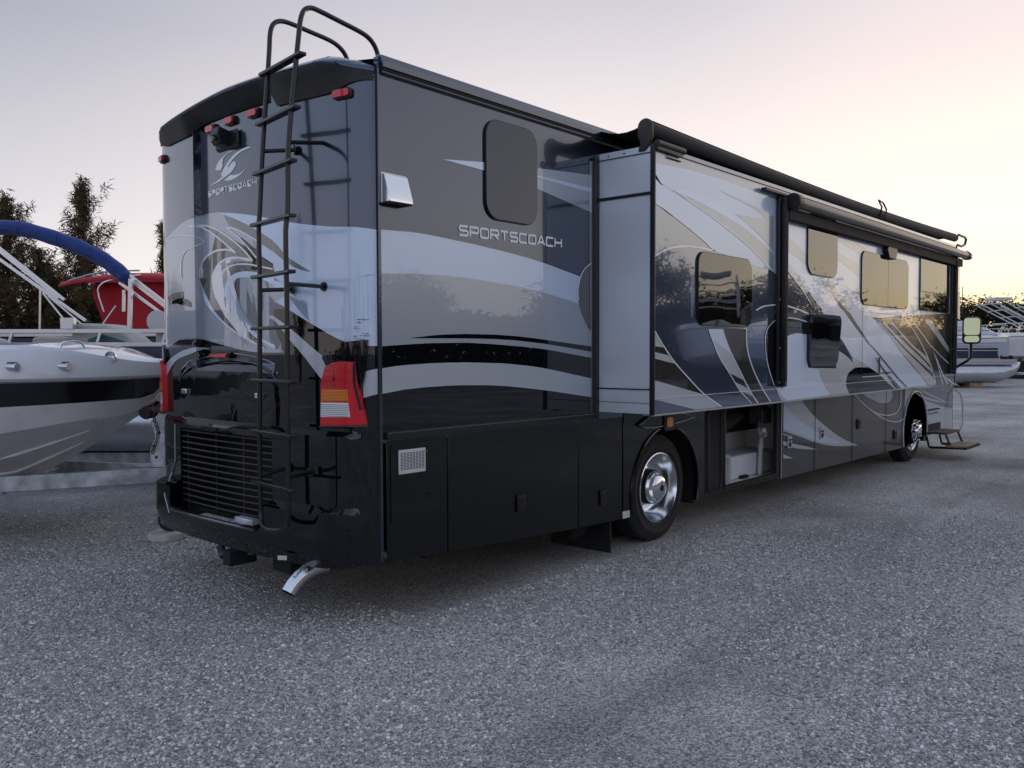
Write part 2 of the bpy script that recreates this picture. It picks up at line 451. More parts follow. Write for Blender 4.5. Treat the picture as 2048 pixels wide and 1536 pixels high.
# ---- graphics
SURF = {'side': (0.0, wall), 'slide': (YS, None)}
slide = MB().box(XS0, XS1, YS, 0.0, 1.172, 3.13).build('slide_out', P['steel'], mh)
SHAPES = [
('side','silver',1,[(-0.004,2.337),(0.219,2.347),(0.277,2.348),(0.334,2.347),(0.391,2.346),(0.787,2.325),(1.028,2.307),(1.305,2.282),(1.401,2.271),(1.501,2.257),(1.604,2.242),(2.078,2.163),(2.117,2.156),(2.117,1.958),(1.698,2.024),(1.597,2.039),(1.498,2.053),(1.4,2.065),(1.304,2.074),(1.21,2.081),(1.117,2.087),(0.852,2.101),(0.768,2.104),(0.686,2.107),(0.606,2.109),(0.527,2.11),(0.275,2.104),(0.124,2.095),(-0.007,2.084)]),
('side','pewter',1,[(-0.007,2.084),(0.124,2.095),(0.275,2.104),(0.527,2.11),(0.606,2.109),(0.686,2.107),(0.768,2.104),(0.852,2.101),(1.117,2.087),(1.21,2.081),(1.304,2.074),(1.4,2.065),(1.498,2.053),(1.597,2.039),(1.698,2.024),(2.117,1.958),(2.118,1.58),(1.607,1.64),(1.488,1.652),(1.263,1.668),(0.913,1.686),(0.717,1.691),(0.413,1.687),(0.242,1.68),(0.002,1.666)]),
('side','black',2,[(0.215,1.715),(0.419,1.735),(0.472,1.739),(0.532,1.742),(0.717,1.748),(0.98,1.747),(1.19,1.74),(1.412,1.726),(2.118,1.668),(2.118,1.627),(1.729,1.668),(1.607,1.68),(1.488,1.691),(1.19,1.711),(0.98,1.718),(0.913,1.718),(0.846,1.719),(0.654,1.719)]),
('side','black',1,[(0.002,1.666),(0.242,1.68),(0.413,1.687),(0.654,1.691),(0.717,1.691),(0.781,1.69),(0.98,1.683),(1.263,1.668),(1.337,1.663),(1.412,1.658),(1.488,1.652),(1.607,1.64),(1.729,1.626),(2.118,1.58),(2.118,1.421),(1.729,1.482),(1.607,1.5),(1.488,1.517),(1.412,1.526),(1.336,1.534),(1.262,1.54),(1.19,1.546),(1.118,1.551),(1.048,1.555),(0.716,1.565),(0.53,1.565),(0.471,1.564),(0.412,1.563),(0.186,1.555),(0.148,1.552),(0.111,1.549),(0.002,1.537)]),
('side','pewter_l',1,[(0.002,1.537),(0.111,1.549),(0.241,1.558),(0.297,1.56),(0.354,1.562),(0.53,1.565),(0.716,1.565),(0.979,1.558),(1.048,1.555),(1.118,1.551),(1.336,1.534),(1.412,1.526),(1.488,1.517),(1.607,1.5),(1.729,1.482),(2.118,1.421),(2.118,1.28),(1.607,1.346),(1.488,1.36),(1.411,1.369),(1.117,1.399),(0.911,1.412),(0.652,1.42),(0.59,1.42),(0.529,1.42),(0.352,1.417),(0.184,1.409),(0.006,1.389)]),
('side','line',2,[(-0.004,2.335),(0.219,2.345),(0.277,2.346),(0.333,2.345),(0.39,2.344),(0.712,2.327),(1.027,2.305),(1.304,2.28),(1.4,2.269),(1.5,2.255),(1.603,2.24),(1.962,2.181),(2.115,2.153),(2.118,2.158),(1.927,2.192),(1.503,2.26),(1.402,2.273),(1.306,2.284),(1.212,2.293),(1.119,2.302),(0.787,2.327),(0.391,2.348),(0.334,2.349),(0.277,2.35),(0.219,2.349),(-0.004,2.339)]),
('side','slate',3,[(2.116,2.33),(2.016,2.276),(1.987,2.257),(1.963,2.236),(1.943,2.211),(1.928,2.183),(1.917,2.155),(1.908,2.127),(1.901,2.099),(1.898,2.082),(1.898,2.066),(1.907,2.017),(1.913,1.996),(1.921,1.975),(1.929,1.955),(1.939,1.934),(1.951,1.914),(1.965,1.894),(1.98,1.874),(1.996,1.854),(2.014,1.834),(2.033,1.815),(2.048,1.802),(2.117,1.755)]),
('side','line',4,[(2.112,2.333),(2.012,2.278),(1.982,2.259),(1.958,2.238),(1.937,2.212),(1.922,2.184),(1.911,2.155),(1.902,2.127),(1.895,2.099),(1.893,2.082),(1.893,2.066),(1.901,2.017),(1.913,2.018),(1.906,2.067),(1.905,2.083),(1.907,2.098),(1.914,2.126),(1.923,2.155),(1.934,2.183),(1.949,2.21),(1.969,2.235),(1.991,2.255),(2.02,2.273),(2.12,2.328)]),
('side','silver',1,[(0.51,2.826),(0.906,2.872),(0.906,2.815)]),
('side','pewter',1,[(1.408,2.916),(2.115,2.969),(2.115,2.679),(1.407,2.776)]),
('side','silver',2,[(1.408,2.867),(2.115,2.867),(2.115,2.832),(1.408,2.855)]),
('side','pewter_l',5,[(5.547,1.105),(6.008,1.109),(6.029,1.084),(6.113,1.03),(6.212,0.974),(6.339,0.912),(6.537,0.826),(6.711,0.757),(6.778,0.732),(6.846,0.706),(6.916,0.68),(6.988,0.655),(7.056,0.632),(7.126,0.609),(7.198,0.587),(7.272,0.565),(7.348,0.544),(7.435,0.521),(7.525,0.5),(7.805,0.438),(7.439,0.458),(7.062,0.489),(6.969,0.499),(6.877,0.511),(6.776,0.525),(6.677,0.541),(6.58,0.558),(6.314,0.609),(6.019,0.677),(5.547,0.78)]),
('side','silver',6,[(5.548,1.066),(5.704,0.986),(5.759,0.959),(5.816,0.933),(5.872,0.909),(5.93,0.886),(6.168,0.799),(6.388,0.728),(6.568,0.676),(6.63,0.659),(6.694,0.642),(7.014,0.565),(7.252,0.506),(6.95,0.529),(6.877,0.537),(6.776,0.551),(6.677,0.565),(6.579,0.581),(6.484,0.597),(6.391,0.615),(6.313,0.631),(6.018,0.701),(5.546,0.807)]),
('side','black',5,[(5.548,0.732),(5.748,0.694),(5.81,0.681),(5.872,0.667),(6.08,0.626),(6.413,0.567),(6.414,0.554),(6.333,0.562),(6.253,0.57),(6.175,0.577),(5.976,0.601),(5.549,0.68)]),
('side','pewter_l',6,[(5.549,0.671),(5.804,0.623),(6.197,0.555),(6.501,0.496),(6.209,0.525),(6.115,0.535),(6.022,0.546),(5.843,0.572),(5.785,0.582),(5.728,0.591),(5.55,0.626)]),
('side','pewter_l',5,[(5.554,0.531),(5.817,0.459),(5.555,0.484)]),
('side','line',6,[(5.545,0.741),(5.685,0.715),(5.689,0.721),(5.549,0.747)]),
('side','pewter_l',5,[(7.873,1.105),(9.097,1.095),(9.098,1.079),(9.103,1.052),(9.107,1.024),(9.101,0.998),(9.082,0.977),(9.052,0.957),(9.011,0.942),(8.959,0.932),(8.896,0.927),(8.831,0.925),(8.752,0.927),(8.673,0.932),(8.595,0.941),(8.522,0.952),(8.196,1.015),(8.141,1.027),(8.088,1.04),(8.032,1.055)]),
('side','line',5,[(7.63,1.087),(7.796,1.017),(7.944,0.96),(7.998,0.941),(8.054,0.921),(8.274,0.851),(8.332,0.835),(8.393,0.819),(8.462,0.804),(8.535,0.791),(8.61,0.779),(8.686,0.768),(8.761,0.76),(8.837,0.753),(8.915,0.748),(8.991,0.746),(9.065,0.746),(9.14,0.747),(9.213,0.752),(9.278,0.761),(9.33,0.773),(9.374,0.789),(9.412,0.808),(9.441,0.827),(9.467,0.851),(9.485,0.877),(9.496,0.903),(9.502,0.93),(9.504,0.965),(9.501,1.001),(9.481,1.107),(9.444,1.108),(9.463,1.002),(9.466,0.967),(9.465,0.932),(9.459,0.906),(9.448,0.881),(9.431,0.856),(9.406,0.833),(9.378,0.815),(9.344,0.798),(9.303,0.783),(9.256,0.772),(9.197,0.764),(9.129,0.759),(9.057,0.757),(8.987,0.758),(8.913,0.76),(8.839,0.764),(8.765,0.771),(8.693,0.779),(8.618,0.789),(8.545,0.801),(8.475,0.814),(8.408,0.829),(8.349,0.843),(8.292,0.859),(8.237,0.875),(8.074,0.928),(8.019,0.948),(7.965,0.967),(7.817,1.024),(7.652,1.094)]),
('side','line',6,[(8.222,0.863),(8.373,0.816),(8.425,0.801),(8.478,0.786),(8.668,0.735),(8.735,0.718),(8.803,0.702),(8.87,0.689),(8.939,0.676),(9.166,0.644),(9.254,0.636),(9.34,0.633),(9.411,0.635),(9.48,0.641),(9.547,0.649),(9.607,0.66),(9.658,0.676),(9.696,0.697),(9.734,0.717),(9.7,0.724),(9.662,0.704),(9.626,0.685),(9.58,0.67),(9.525,0.66),(9.463,0.653),(9.398,0.647),(9.333,0.645),(9.253,0.648),(9.17,0.656),(9.088,0.666),(9.018,0.675),(8.949,0.686),(8.882,0.699),(8.818,0.712),(8.75,0.727),(8.685,0.743),(8.496,0.794),(8.241,0.871)]),
('side','char',6,[(10.045,1.11),(12.156,1.078),(12.17,0.678),(12.074,0.691),(11.662,0.74),(11.052,0.827),(10.785,0.862),(10.706,0.877),(10.648,0.895),(10.602,0.917),(10.554,0.939),(10.295,1.036)]),
('side','pewter_l',7,[(9.84,1.1),(10.083,1.044),(10.321,0.984),(10.406,0.967),(10.491,0.952),(10.579,0.939),(10.67,0.927),(10.947,0.892),(11.231,0.859),(11.328,0.849),(11.438,0.838),(11.776,0.808),(11.891,0.798),(11.891,0.793),(11.5,0.817),(11.373,0.826),(11.249,0.835),(11.152,0.844),(11.057,0.853),(10.963,0.863),(10.871,0.873),(10.587,0.912),(10.494,0.927),(10.407,0.945),(10.33,0.963),(10.048,1.045)]),
('side','pewter_l',7,[(10.185,1.1),(10.549,1.027),(10.774,0.985),(11.132,0.921),(11.535,0.853),(11.891,0.798),(11.532,0.84),(11.047,0.918),(10.625,0.991)]),
('slide','pewter',1,[(2.133,3.085),(10.386,3.049),(10.449,2.078),(4.273,3.005),(3.954,3.013),(3.674,3.012),(2.836,3.024),(2.14,2.996)]),
('slide','silver',2,[(2.14,2.996),(2.546,3.016),(2.689,3.021),(2.836,3.024),(3.035,3.024),(3.243,3.022),(3.459,3.018),(3.685,3.013),(4.093,3.003),(4.36,2.994),(4.376,2.287),(4.113,2.352),(3.984,2.41),(3.855,2.459),(3.807,2.476),(3.759,2.493),(3.71,2.509),(3.651,2.528),(3.475,2.58),(3.416,2.596),(3.34,2.617),(3.042,2.691),(2.765,2.753),(2.697,2.767),(2.632,2.78),(2.378,2.827),(2.367,2.831),(2.276,2.85),(2.223,2.851),(2.141,2.889)]),
('slide','silver',1,[(2.14,2.996),(2.965,3.024),(2.971,2.559),(2.358,2.645),(2.142,2.71)]),
('slide','silver',2,[(2.141,2.925),(2.223,2.862),(2.357,2.829),(2.559,2.797),(2.628,2.785),(2.697,2.772),(2.765,2.759),(2.972,2.713),(3.19,2.661),(3.264,2.642),(3.34,2.623),(3.592,2.552),(3.759,2.499),(3.903,2.448),(3.951,2.429),(3.984,2.416),(4.113,2.359),(3.824,2.364),(3.74,2.372),(3.419,2.406),(3.04,2.439),(2.973,2.468),(2.891,2.499),(2.6,2.591),(2.457,2.633),(2.315,2.672),(2.268,2.684),(2.242,2.69),(2.14,2.711)]),
('slide','pewter',3,[(2.347,2.833),(2.428,2.833),(2.455,2.832),(2.481,2.831),(2.676,2.811),(2.742,2.803),(2.809,2.795),(3.09,2.756),(3.469,2.697),(3.545,2.682),(3.627,2.662),(3.707,2.64),(3.787,2.617),(3.987,2.555),(4.14,2.502),(4.143,2.345),(3.902,2.435),(3.71,2.503),(3.533,2.559),(3.265,2.636),(3.042,2.694),(2.765,2.756),(2.555,2.797)]),
('slide','white',4,[(2.609,2.864),(2.86,2.852),(2.923,2.846),(2.995,2.837),(3.286,2.789),(3.493,2.748),(3.544,2.736),(3.586,2.724),(3.627,2.712),(3.834,2.645),(3.962,2.6),(4.109,2.537),(4.11,2.515),(3.706,2.637),(3.626,2.659),(3.545,2.679),(3.469,2.694),(3.238,2.731),(2.948,2.774),(2.742,2.8),(2.481,2.828),(2.419,2.838)]),
('slide','pewter',4,[(3.099,2.932),(3.36,2.917),(3.451,2.911),(3.542,2.904),(3.62,2.897),(3.699,2.889),(4.133,2.84),(4.139,2.527),(4.033,2.574),(3.998,2.589),(3.962,2.603),(3.92,2.619),(3.877,2.635),(3.748,2.679),(3.544,2.739),(3.387,2.777),(3.61,2.785),(3.681,2.787),(3.76,2.788),(3.837,2.789),(3.901,2.793),(3.943,2.799),(3.945,2.807),(3.925,2.819),(3.89,2.832),(3.851,2.844),(3.815,2.853),(3.749,2.864),(3.543,2.888),(3.476,2.895)]),
('slide','line',5,[(2.414,2.834),(2.635,2.779),(2.967,2.706),(3.037,2.689),(3.11,2.671),(3.184,2.653),(3.468,2.576),(3.644,2.524),(3.703,2.505),(3.751,2.489),(3.943,2.419),(4.12,2.346),(4.137,2.354),(3.995,2.413),(3.863,2.463),(3.814,2.48),(3.766,2.497),(3.717,2.513),(3.658,2.532),(3.481,2.584),(3.195,2.661),(3.121,2.68),(3.048,2.698),(2.645,2.787),(2.424,2.842)]),
('slide','line',5,[(2.134,2.706),(2.237,2.685),(2.262,2.679),(2.308,2.667),(2.592,2.586),(2.773,2.53),(2.919,2.481),(3.031,2.434),(3.049,2.444),(2.982,2.473),(2.899,2.504),(2.655,2.582),(2.463,2.638),(2.321,2.677),(2.222,2.701),(2.145,2.716)]),
('slide','line',5,[(2.149,2.316),(2.241,2.357),(2.266,2.367),(2.292,2.375),(2.319,2.384),(2.405,2.405),(2.436,2.41),(2.469,2.415),(2.502,2.419),(2.536,2.423),(2.643,2.432),(2.68,2.433),(2.717,2.435),(2.755,2.435),(2.81,2.436),(3.037,2.432),(3.043,2.446),(2.871,2.449),(2.682,2.447),(2.536,2.436),(2.501,2.432),(2.467,2.428),(2.433,2.422),(2.399,2.416),(2.369,2.41),(2.339,2.403),(2.255,2.377),(2.229,2.367),(2.136,2.325)]),
('slide','pewter_d',1,[(2.136,2.71),(2.242,2.69),(2.268,2.684),(2.315,2.672),(2.457,2.633),(2.6,2.591),(2.891,2.499),(2.973,2.468),(3.04,2.439),(2.757,2.442),(2.607,2.436),(2.502,2.426),(2.468,2.421),(2.435,2.416),(2.402,2.41),(2.372,2.404),(2.287,2.381),(2.21,2.352),(2.138,2.32)]),
('slide','pewter_l',2,[(2.143,1.783),(2.273,1.661),(2.144,1.672)]),
('slide','brown',2,[(2.144,1.671),(2.273,1.658),(2.346,1.605),(2.144,1.631)]),
('slide','pewter_l',2,[(2.144,1.629),(2.346,1.603),(2.449,1.538),(2.145,1.582)]),
('slide','brown',2,[(2.145,1.581),(2.45,1.537),(2.614,1.437),(2.891,1.288),(2.146,1.423)]),
('slide','pewter_l',2,[(2.146,1.423),(2.891,1.288),(3.185,1.177),(2.756,1.176),(2.147,1.282)]),
('slide','line',5,[(2.137,1.781),(2.273,1.663),(2.301,1.64),(2.331,1.616),(2.361,1.593),(2.392,1.57),(2.425,1.547),(2.459,1.525),(2.495,1.503),(2.711,1.378),(2.764,1.348),(2.82,1.318),(2.878,1.289),(2.934,1.265),(2.993,1.241),(3.18,1.173),(3.19,1.18),(2.945,1.271),(2.89,1.295),(2.832,1.324),(2.777,1.353),(2.724,1.383),(2.508,1.508),(2.405,1.574),(2.314,1.644),(2.286,1.668),(2.257,1.691),(2.15,1.786)]),
('slide','pewter_l',3,[(2.951,1.81),(2.986,1.76),(3.058,1.668),(3.083,1.639),(3.109,1.61),(3.137,1.581),(3.168,1.555),(3.202,1.529),(3.309,1.452),(3.42,1.36),(3.46,1.329),(3.502,1.299),(3.543,1.274),(3.587,1.25),(3.727,1.178),(3.855,1.177),(3.756,1.243),(3.687,1.297),(3.529,1.44),(3.358,1.6),(3.324,1.634),(3.291,1.668),(3.267,1.697),(3.183,1.814)]),
('slide','silver',4,[(2.951,1.81),(3.183,1.814),(3.328,1.614),(3.012,1.726)]),
('slide','brown',4,[(3.302,1.455),(3.561,1.388),(3.647,1.315),(3.405,1.378)]),
('slide','navy',4,[(3.54,1.291),(3.742,1.241),(3.83,1.178),(3.727,1.179)]),
('slide','brown',2,[(3.183,1.814),(3.267,1.697),(3.291,1.668),(3.324,1.634),(3.358,1.6),(3.529,1.44),(3.665,1.316),(3.734,1.259),(3.756,1.243),(3.78,1.226),(3.855,1.177),(4.102,1.179),(3.958,1.283),(3.925,1.309),(3.889,1.34),(3.854,1.371),(3.821,1.402),(3.79,1.433),(3.761,1.464),(3.735,1.495),(3.71,1.526),(3.688,1.557),(3.667,1.589),(3.649,1.62),(3.638,1.643),(3.629,1.667),(3.622,1.691),(3.617,1.715),(3.613,1.738),(3.613,1.755),(3.614,1.772),(3.623,1.822)]),
('slide','line',5,[(3.612,1.822),(3.605,1.755),(3.606,1.738),(3.61,1.714),(3.614,1.69),(3.62,1.666),(3.628,1.643),(3.639,1.619),(3.657,1.587),(3.678,1.556),(3.7,1.525),(3.725,1.493),(3.752,1.462),(3.78,1.431),(3.879,1.338),(3.916,1.307),(3.948,1.281),(3.983,1.255),(4.093,1.176),(4.112,1.181),(3.967,1.285),(3.935,1.311),(3.899,1.342),(3.8,1.434),(3.771,1.465),(3.745,1.496),(3.72,1.527),(3.698,1.559),(3.677,1.59),(3.659,1.621),(3.649,1.644),(3.641,1.668),(3.635,1.691),(3.63,1.715),(3.627,1.739),(3.626,1.755),(3.627,1.772),(3.633,1.822)]),
('slide','line',5,[(2.944,1.809),(2.98,1.758),(3.076,1.638),(3.102,1.608),(3.131,1.58),(3.162,1.553),(3.303,1.45),(3.414,1.358),(3.454,1.328),(3.496,1.297),(3.537,1.272),(3.722,1.176),(3.733,1.18),(3.593,1.252),(3.549,1.276),(3.508,1.301),(3.466,1.331),(3.427,1.361),(3.315,1.453),(3.174,1.557),(3.143,1.583),(3.115,1.611),(3.089,1.64),(3.018,1.727),(2.957,1.811)]),
('slide','line',5,[(3.176,1.813),(3.26,1.696),(3.285,1.667),(3.317,1.632),(3.554,1.41),(3.637,1.334),(3.727,1.258),(3.75,1.241),(3.774,1.224),(3.848,1.175),(3.861,1.179),(3.786,1.228),(3.763,1.244),(3.74,1.261),(3.717,1.279),(3.694,1.298),(3.598,1.384),(3.33,1.635),(3.298,1.669),(3.273,1.698),(3.189,1.815)]),
('slide','black',3,[(4.302,1.939),(4.194,1.911),(4.16,1.901),(4.13,1.89),(4.101,1.877),(4.075,1.862),(4.05,1.847),(4.03,1.831),(4.014,1.815),(4.001,1.795),(3.993,1.775),(3.988,1.755),(3.986,1.734),(3.986,1.713),(3.988,1.683),(3.993,1.652),(4,1.622),(4.009,1.591),(4.019,1.561),(4.03,1.536),(4.042,1.511),(4.056,1.486),(4.072,1.461),(4.089,1.436),(4.108,1.41),(4.194,1.308),(4.387,1.302)]),
('slide','line',5,[(4.298,1.942),(4.155,1.904),(4.124,1.893),(4.095,1.879),(4.068,1.864),(4.043,1.849),(4.023,1.833),(4.006,1.816),(3.993,1.796),(3.985,1.776),(3.98,1.755),(3.978,1.734),(3.978,1.713),(3.98,1.683),(3.985,1.652),(3.992,1.621),(4.001,1.591),(4.011,1.56),(4.022,1.535),(4.034,1.51),(4.048,1.485),(4.064,1.46),(4.081,1.435),(4.1,1.409),(4.12,1.384),(4.186,1.307),(4.202,1.309),(4.115,1.411),(4.064,1.487),(4.05,1.512),(4.038,1.536),(4.027,1.561),(4.017,1.592),(4.008,1.622),(4.001,1.653),(3.996,1.683),(3.994,1.713),(3.995,1.734),(3.997,1.754),(4.001,1.775),(4.009,1.795),(4.022,1.814),(4.037,1.83),(4.057,1.845),(4.081,1.86),(4.108,1.874),(4.136,1.888),(4.165,1.898),(4.306,1.936)]),
('slide','line',5,[(3.807,1.983),(3.901,2.012),(3.933,2.019),(3.969,2.025),(4.008,2.03),(4.128,2.041),(4.175,2.043),(4.223,2.046),(4.271,2.047),(4.32,2.048),(4.368,2.048),(4.42,2.046),(4.634,2.028),(4.753,2.013),(4.932,1.985),(4.947,1.999),(4.842,2.016),(4.686,2.037),(4.481,2.056),(4.322,2.062),(4.126,2.054),(3.962,2.038),(3.923,2.031),(3.887,2.023),(3.792,1.994)]),
('slide','line',5,[(4.279,1.927),(4.308,1.93),(4.338,1.932),(4.517,1.938),(4.686,1.931),(4.896,1.911),(4.904,1.922),(4.734,1.938),(4.692,1.941),(4.649,1.944),(4.518,1.948),(4.365,1.944),(4.276,1.937)]),
('slide','green',3,[(4.322,1.933),(4.478,1.942),(4.518,1.943),(4.56,1.942),(4.603,1.941),(4.646,1.939),(4.689,1.936),(4.916,1.915),(4.92,1.783),(4.903,1.796),(4.766,1.802),(4.721,1.803),(4.677,1.803),(4.562,1.795),(4.525,1.79),(4.491,1.784),(4.457,1.776),(4.368,1.745),(4.346,1.735),(4.326,1.725)]),
('slide','white',3,[(4.308,2.907),(6.804,2.872),(9.883,2.941),(10.234,2.166),(6.635,2.008),(6.641,1.728),(5.678,1.821),(5.248,2.042),(4.888,2.177),(4.857,2.191),(4.825,2.204),(4.732,2.244),(4.318,2.453)]),  # pearl field; front end coloured pale for sky mirrored in dark paint
('slide','white',2,[(4.888,2.184),(5.289,2.041),(5.851,1.733),(5.893,1.709),(5.938,1.683),(6.117,1.574),(6.318,1.535),(6.368,1.524),(6.429,1.51),(6.674,1.448),(6.695,1.44),(6.756,1.424),(7.071,1.345),(7.781,1.175),(8.935,1.174),(7.937,1.558),(7.829,1.602),(7.727,1.646),(7.44,1.78),(7.34,1.821),(7.256,1.852),(7.169,1.881),(6.907,1.963),(6.923,2.04),(6.429,2.193),(5.225,2.339)]),
('slide','pewter_l',4,[(4.333,2.715),(4.477,2.684),(4.525,2.673),(4.573,2.661),(4.878,2.571),(4.881,2.459),(4.576,2.534),(4.336,2.579)]),
('slide','pewter_l',4,[(4.337,2.532),(4.534,2.427),(4.717,2.333),(4.761,2.308),(4.795,2.287),(4.827,2.265),(4.857,2.243),(4.888,2.22),(4.919,2.198),(4.873,2.183),(4.661,2.276),(4.611,2.299),(4.555,2.325),(4.34,2.431)]),
('slide','line',5,[(4.331,2.427),(4.493,2.353),(4.648,2.279),(4.695,2.256),(4.741,2.233),(4.787,2.209),(4.832,2.185),(4.882,2.155),(4.932,2.125),(5.072,2.034),(5.083,2.041),(5.07,2.044),(5.057,2.035),(5.071,2.032),(5.094,2.039),(5.049,2.069),(5.002,2.1),(4.851,2.191),(4.713,2.263),(4.402,2.41),(4.348,2.434)]),
('slide','pewter_l',4,[(5.652,2.656),(6.326,2.565),(6.331,2.431),(5.655,2.589)]),
('slide','pewter_l',4,[(5.619,2.886),(5.809,2.878),(5.855,2.874),(5.928,2.864),(6.001,2.854),(6.074,2.842),(6.146,2.83),(6.218,2.816),(6.292,2.802),(6.365,2.786),(6.585,2.736),(6.383,2.676),(5.927,2.738),(5.785,2.758),(5.649,2.779),(5.631,2.788),(5.621,2.8)]),
('slide','line',5,[(5.632,2.887),(5.807,2.874),(5.849,2.87),(5.922,2.86),(5.994,2.849),(6.067,2.838),(6.139,2.825),(6.212,2.813),(6.577,2.736),(6.593,2.743),(6.299,2.806),(6.225,2.82),(6.153,2.833),(6.08,2.845),(6.007,2.857),(5.933,2.868),(5.772,2.886),(5.641,2.895)]),
('slide','pewter_l',4,[(5.223,2.332),(5.394,2.257),(5.454,2.232),(5.516,2.208),(5.595,2.179),(5.678,2.151),(5.937,2.066),(6.089,2.071),(5.662,2.268),(5.512,2.34)]),
('slide','pewter_l',4,[(5.873,2.324),(6.337,2.262),(6.34,2.177)]),
('slide','navy',5,[(5.551,2.216),(5.937,2.066),(6.041,2.038),(6.641,1.728),(6.646,1.723),(6.882,1.64),(6.94,1.618),(6.994,1.596),(7.048,1.575),(7.574,1.355),(8.032,1.185),(7.963,1.188),(7.664,1.304),(7.487,1.371),(7.212,1.481),(7.146,1.508),(7.083,1.534),(6.902,1.613),(6.841,1.638),(6.798,1.655),(6.665,1.704),(6.642,1.705),(6.343,1.835),(6.272,1.867),(6.186,1.906),(5.862,2.061),(5.77,2.085)]),
('slide','navy',5,[(4.888,2.184),(4.95,2.212),(5.214,2.041),(5.067,2.036)]),
('slide','black',4,[(4.927,2.128),(5.087,2.134),(5.289,2.041),(5.055,2.036)]),
('slide','line',5,[(5.104,2.134),(5.202,2.037),(5.218,2.04),(5.12,2.137)]),
('slide','white',4,[(4.368,1.742),(4.458,1.773),(4.491,1.781),(4.525,1.787),(4.562,1.791),(4.6,1.795),(4.638,1.798),(4.677,1.8),(4.721,1.8),(4.903,1.793),(4.945,1.471),(5.2,1.46),(5.241,1.388),(5.255,1.37),(5.273,1.351),(5.294,1.333),(5.316,1.314),(5.392,1.258),(5.512,1.178),(4.459,1.172),(4.323,1.228),(4.293,1.242),(4.262,1.258),(4.23,1.276),(4.207,1.292),(4.204,1.302),(4.222,1.304),(4.254,1.302),(4.378,1.29)]),
('slide','pewter_l',3,[(4.203,1.308),(4.275,1.225),(4.303,1.199),(4.338,1.178),(4.379,1.168),(4.436,1.163),(4.486,1.163),(4.505,1.167),(4.486,1.179),(4.292,1.249)]),
('slide','pewter_l',4,[(5.2,1.464),(5.229,1.407),(5.241,1.389),(5.255,1.37),(5.273,1.351),(5.294,1.333),(5.316,1.314),(5.34,1.296),(5.364,1.278),(5.392,1.258),(5.421,1.238),(5.512,1.178),(6.05,1.175),(5.995,1.225),(5.979,1.242),(5.967,1.259),(5.959,1.279),(5.956,1.299),(5.958,1.319),(5.965,1.339),(5.977,1.356),(5.994,1.372),(6.016,1.388),(6.042,1.403),(6.072,1.415),(6.106,1.426),(6.143,1.436),(6.183,1.444),(6.228,1.45),(6.278,1.452),(6.328,1.453),(6.395,1.453),(6.674,1.448),(6.862,1.402),(6.429,1.51),(6.368,1.524),(6.318,1.535),(6.117,1.574),(6.15,1.504),(6.12,1.519),(6.091,1.535),(6.058,1.549),(6.015,1.563),(5.877,1.601),(5.674,1.651),(5.671,1.453)]),
('slide','black',5,[(5.669,1.828),(5.893,1.709),(6.15,1.504),(5.956,1.593),(5.674,1.655)]),
('slide','black',3,[(6.05,1.172),(6.032,1.189),(6.013,1.206),(5.995,1.224),(5.979,1.241),(5.967,1.259),(5.96,1.279),(5.956,1.299),(5.958,1.319),(5.965,1.339),(5.977,1.356),(5.994,1.372),(6.016,1.388),(6.042,1.403),(6.072,1.415),(6.106,1.426),(6.143,1.436),(6.183,1.444),(6.228,1.45),(6.278,1.453),(6.328,1.453),(6.395,1.451),(6.674,1.436),(6.695,1.44),(6.9,1.389),(6.95,1.375),(7.012,1.357),(7.604,1.171),(6.388,1.18)]),
('slide','pewter_l',6,[(7.01,1.36),(7.2,1.317),(7.262,1.302),(7.321,1.285),(7.381,1.263),(7.438,1.241),(7.605,1.169),(7.561,1.171),(7.334,1.24),(7.28,1.258),(7.031,1.346)]),
('slide','navy',6,[(6.824,1.581),(7.191,1.405),(7.491,1.294),(7.781,1.179),(7.626,1.184),(7.277,1.334),(7.027,1.455)]),
('slide','navy',6,[(7.487,1.378),(7.644,1.315),(7.698,1.294),(7.755,1.273),(7.807,1.255),(8.032,1.185),(7.986,1.187),(7.744,1.263),(7.687,1.282),(7.64,1.299),(7.466,1.372)]),
('slide','brown',4,[(6.769,2.009),(9.811,2.152),(10.234,2.166),(10.297,1.155),(8.948,1.171),(8.948,1.175),(8.509,1.336),(8.049,1.512),(7.937,1.557),(7.829,1.602),(7.727,1.647),(7.63,1.693),(7.536,1.739),(7.44,1.783),(7.34,1.825),(7.261,1.854),(7.178,1.882)]),  # dark field, its top edge cut off at the mirrored tree line
('slide','pewter_l',5,[(6.897,1.966),(7.165,1.88),(7.254,1.85),(7.34,1.818),(7.439,1.777),(7.727,1.646),(7.829,1.602),(7.938,1.559),(8.05,1.516),(8.508,1.343),(8.935,1.176),(9.298,1.176),(9.258,1.2),(9.22,1.224),(9.179,1.247),(9.13,1.268),(9.006,1.312),(8.879,1.353),(8.751,1.394),(8.623,1.433),(8.498,1.472),(7.915,1.645),(7.781,1.688),(7.664,1.727),(7.188,1.901),(7.006,1.962)]),
('slide','pewter_l',5,[(7.127,1.972),(7.784,1.77),(7.894,1.737),(8.008,1.703),(8.125,1.669),(8.496,1.567),(8.62,1.531),(8.722,1.499),(9.124,1.362),(9.154,1.322),(8.663,1.454),(8.547,1.486),(8.414,1.524),(8.285,1.562),(8.159,1.599),(7.804,1.71),(7.381,1.853),(7.087,1.95)]),
('slide','pewter_l',5,[(7.418,1.979),(7.954,1.797),(8.243,1.704),(8.354,1.674),(8.713,1.586),(8.824,1.553),(8.867,1.535),(8.9,1.515),(8.986,1.45),(9.013,1.435),(8.442,1.615),(8.053,1.732),(7.957,1.764),(7.684,1.861),(7.594,1.891),(7.552,1.905),(7.377,1.957)]),
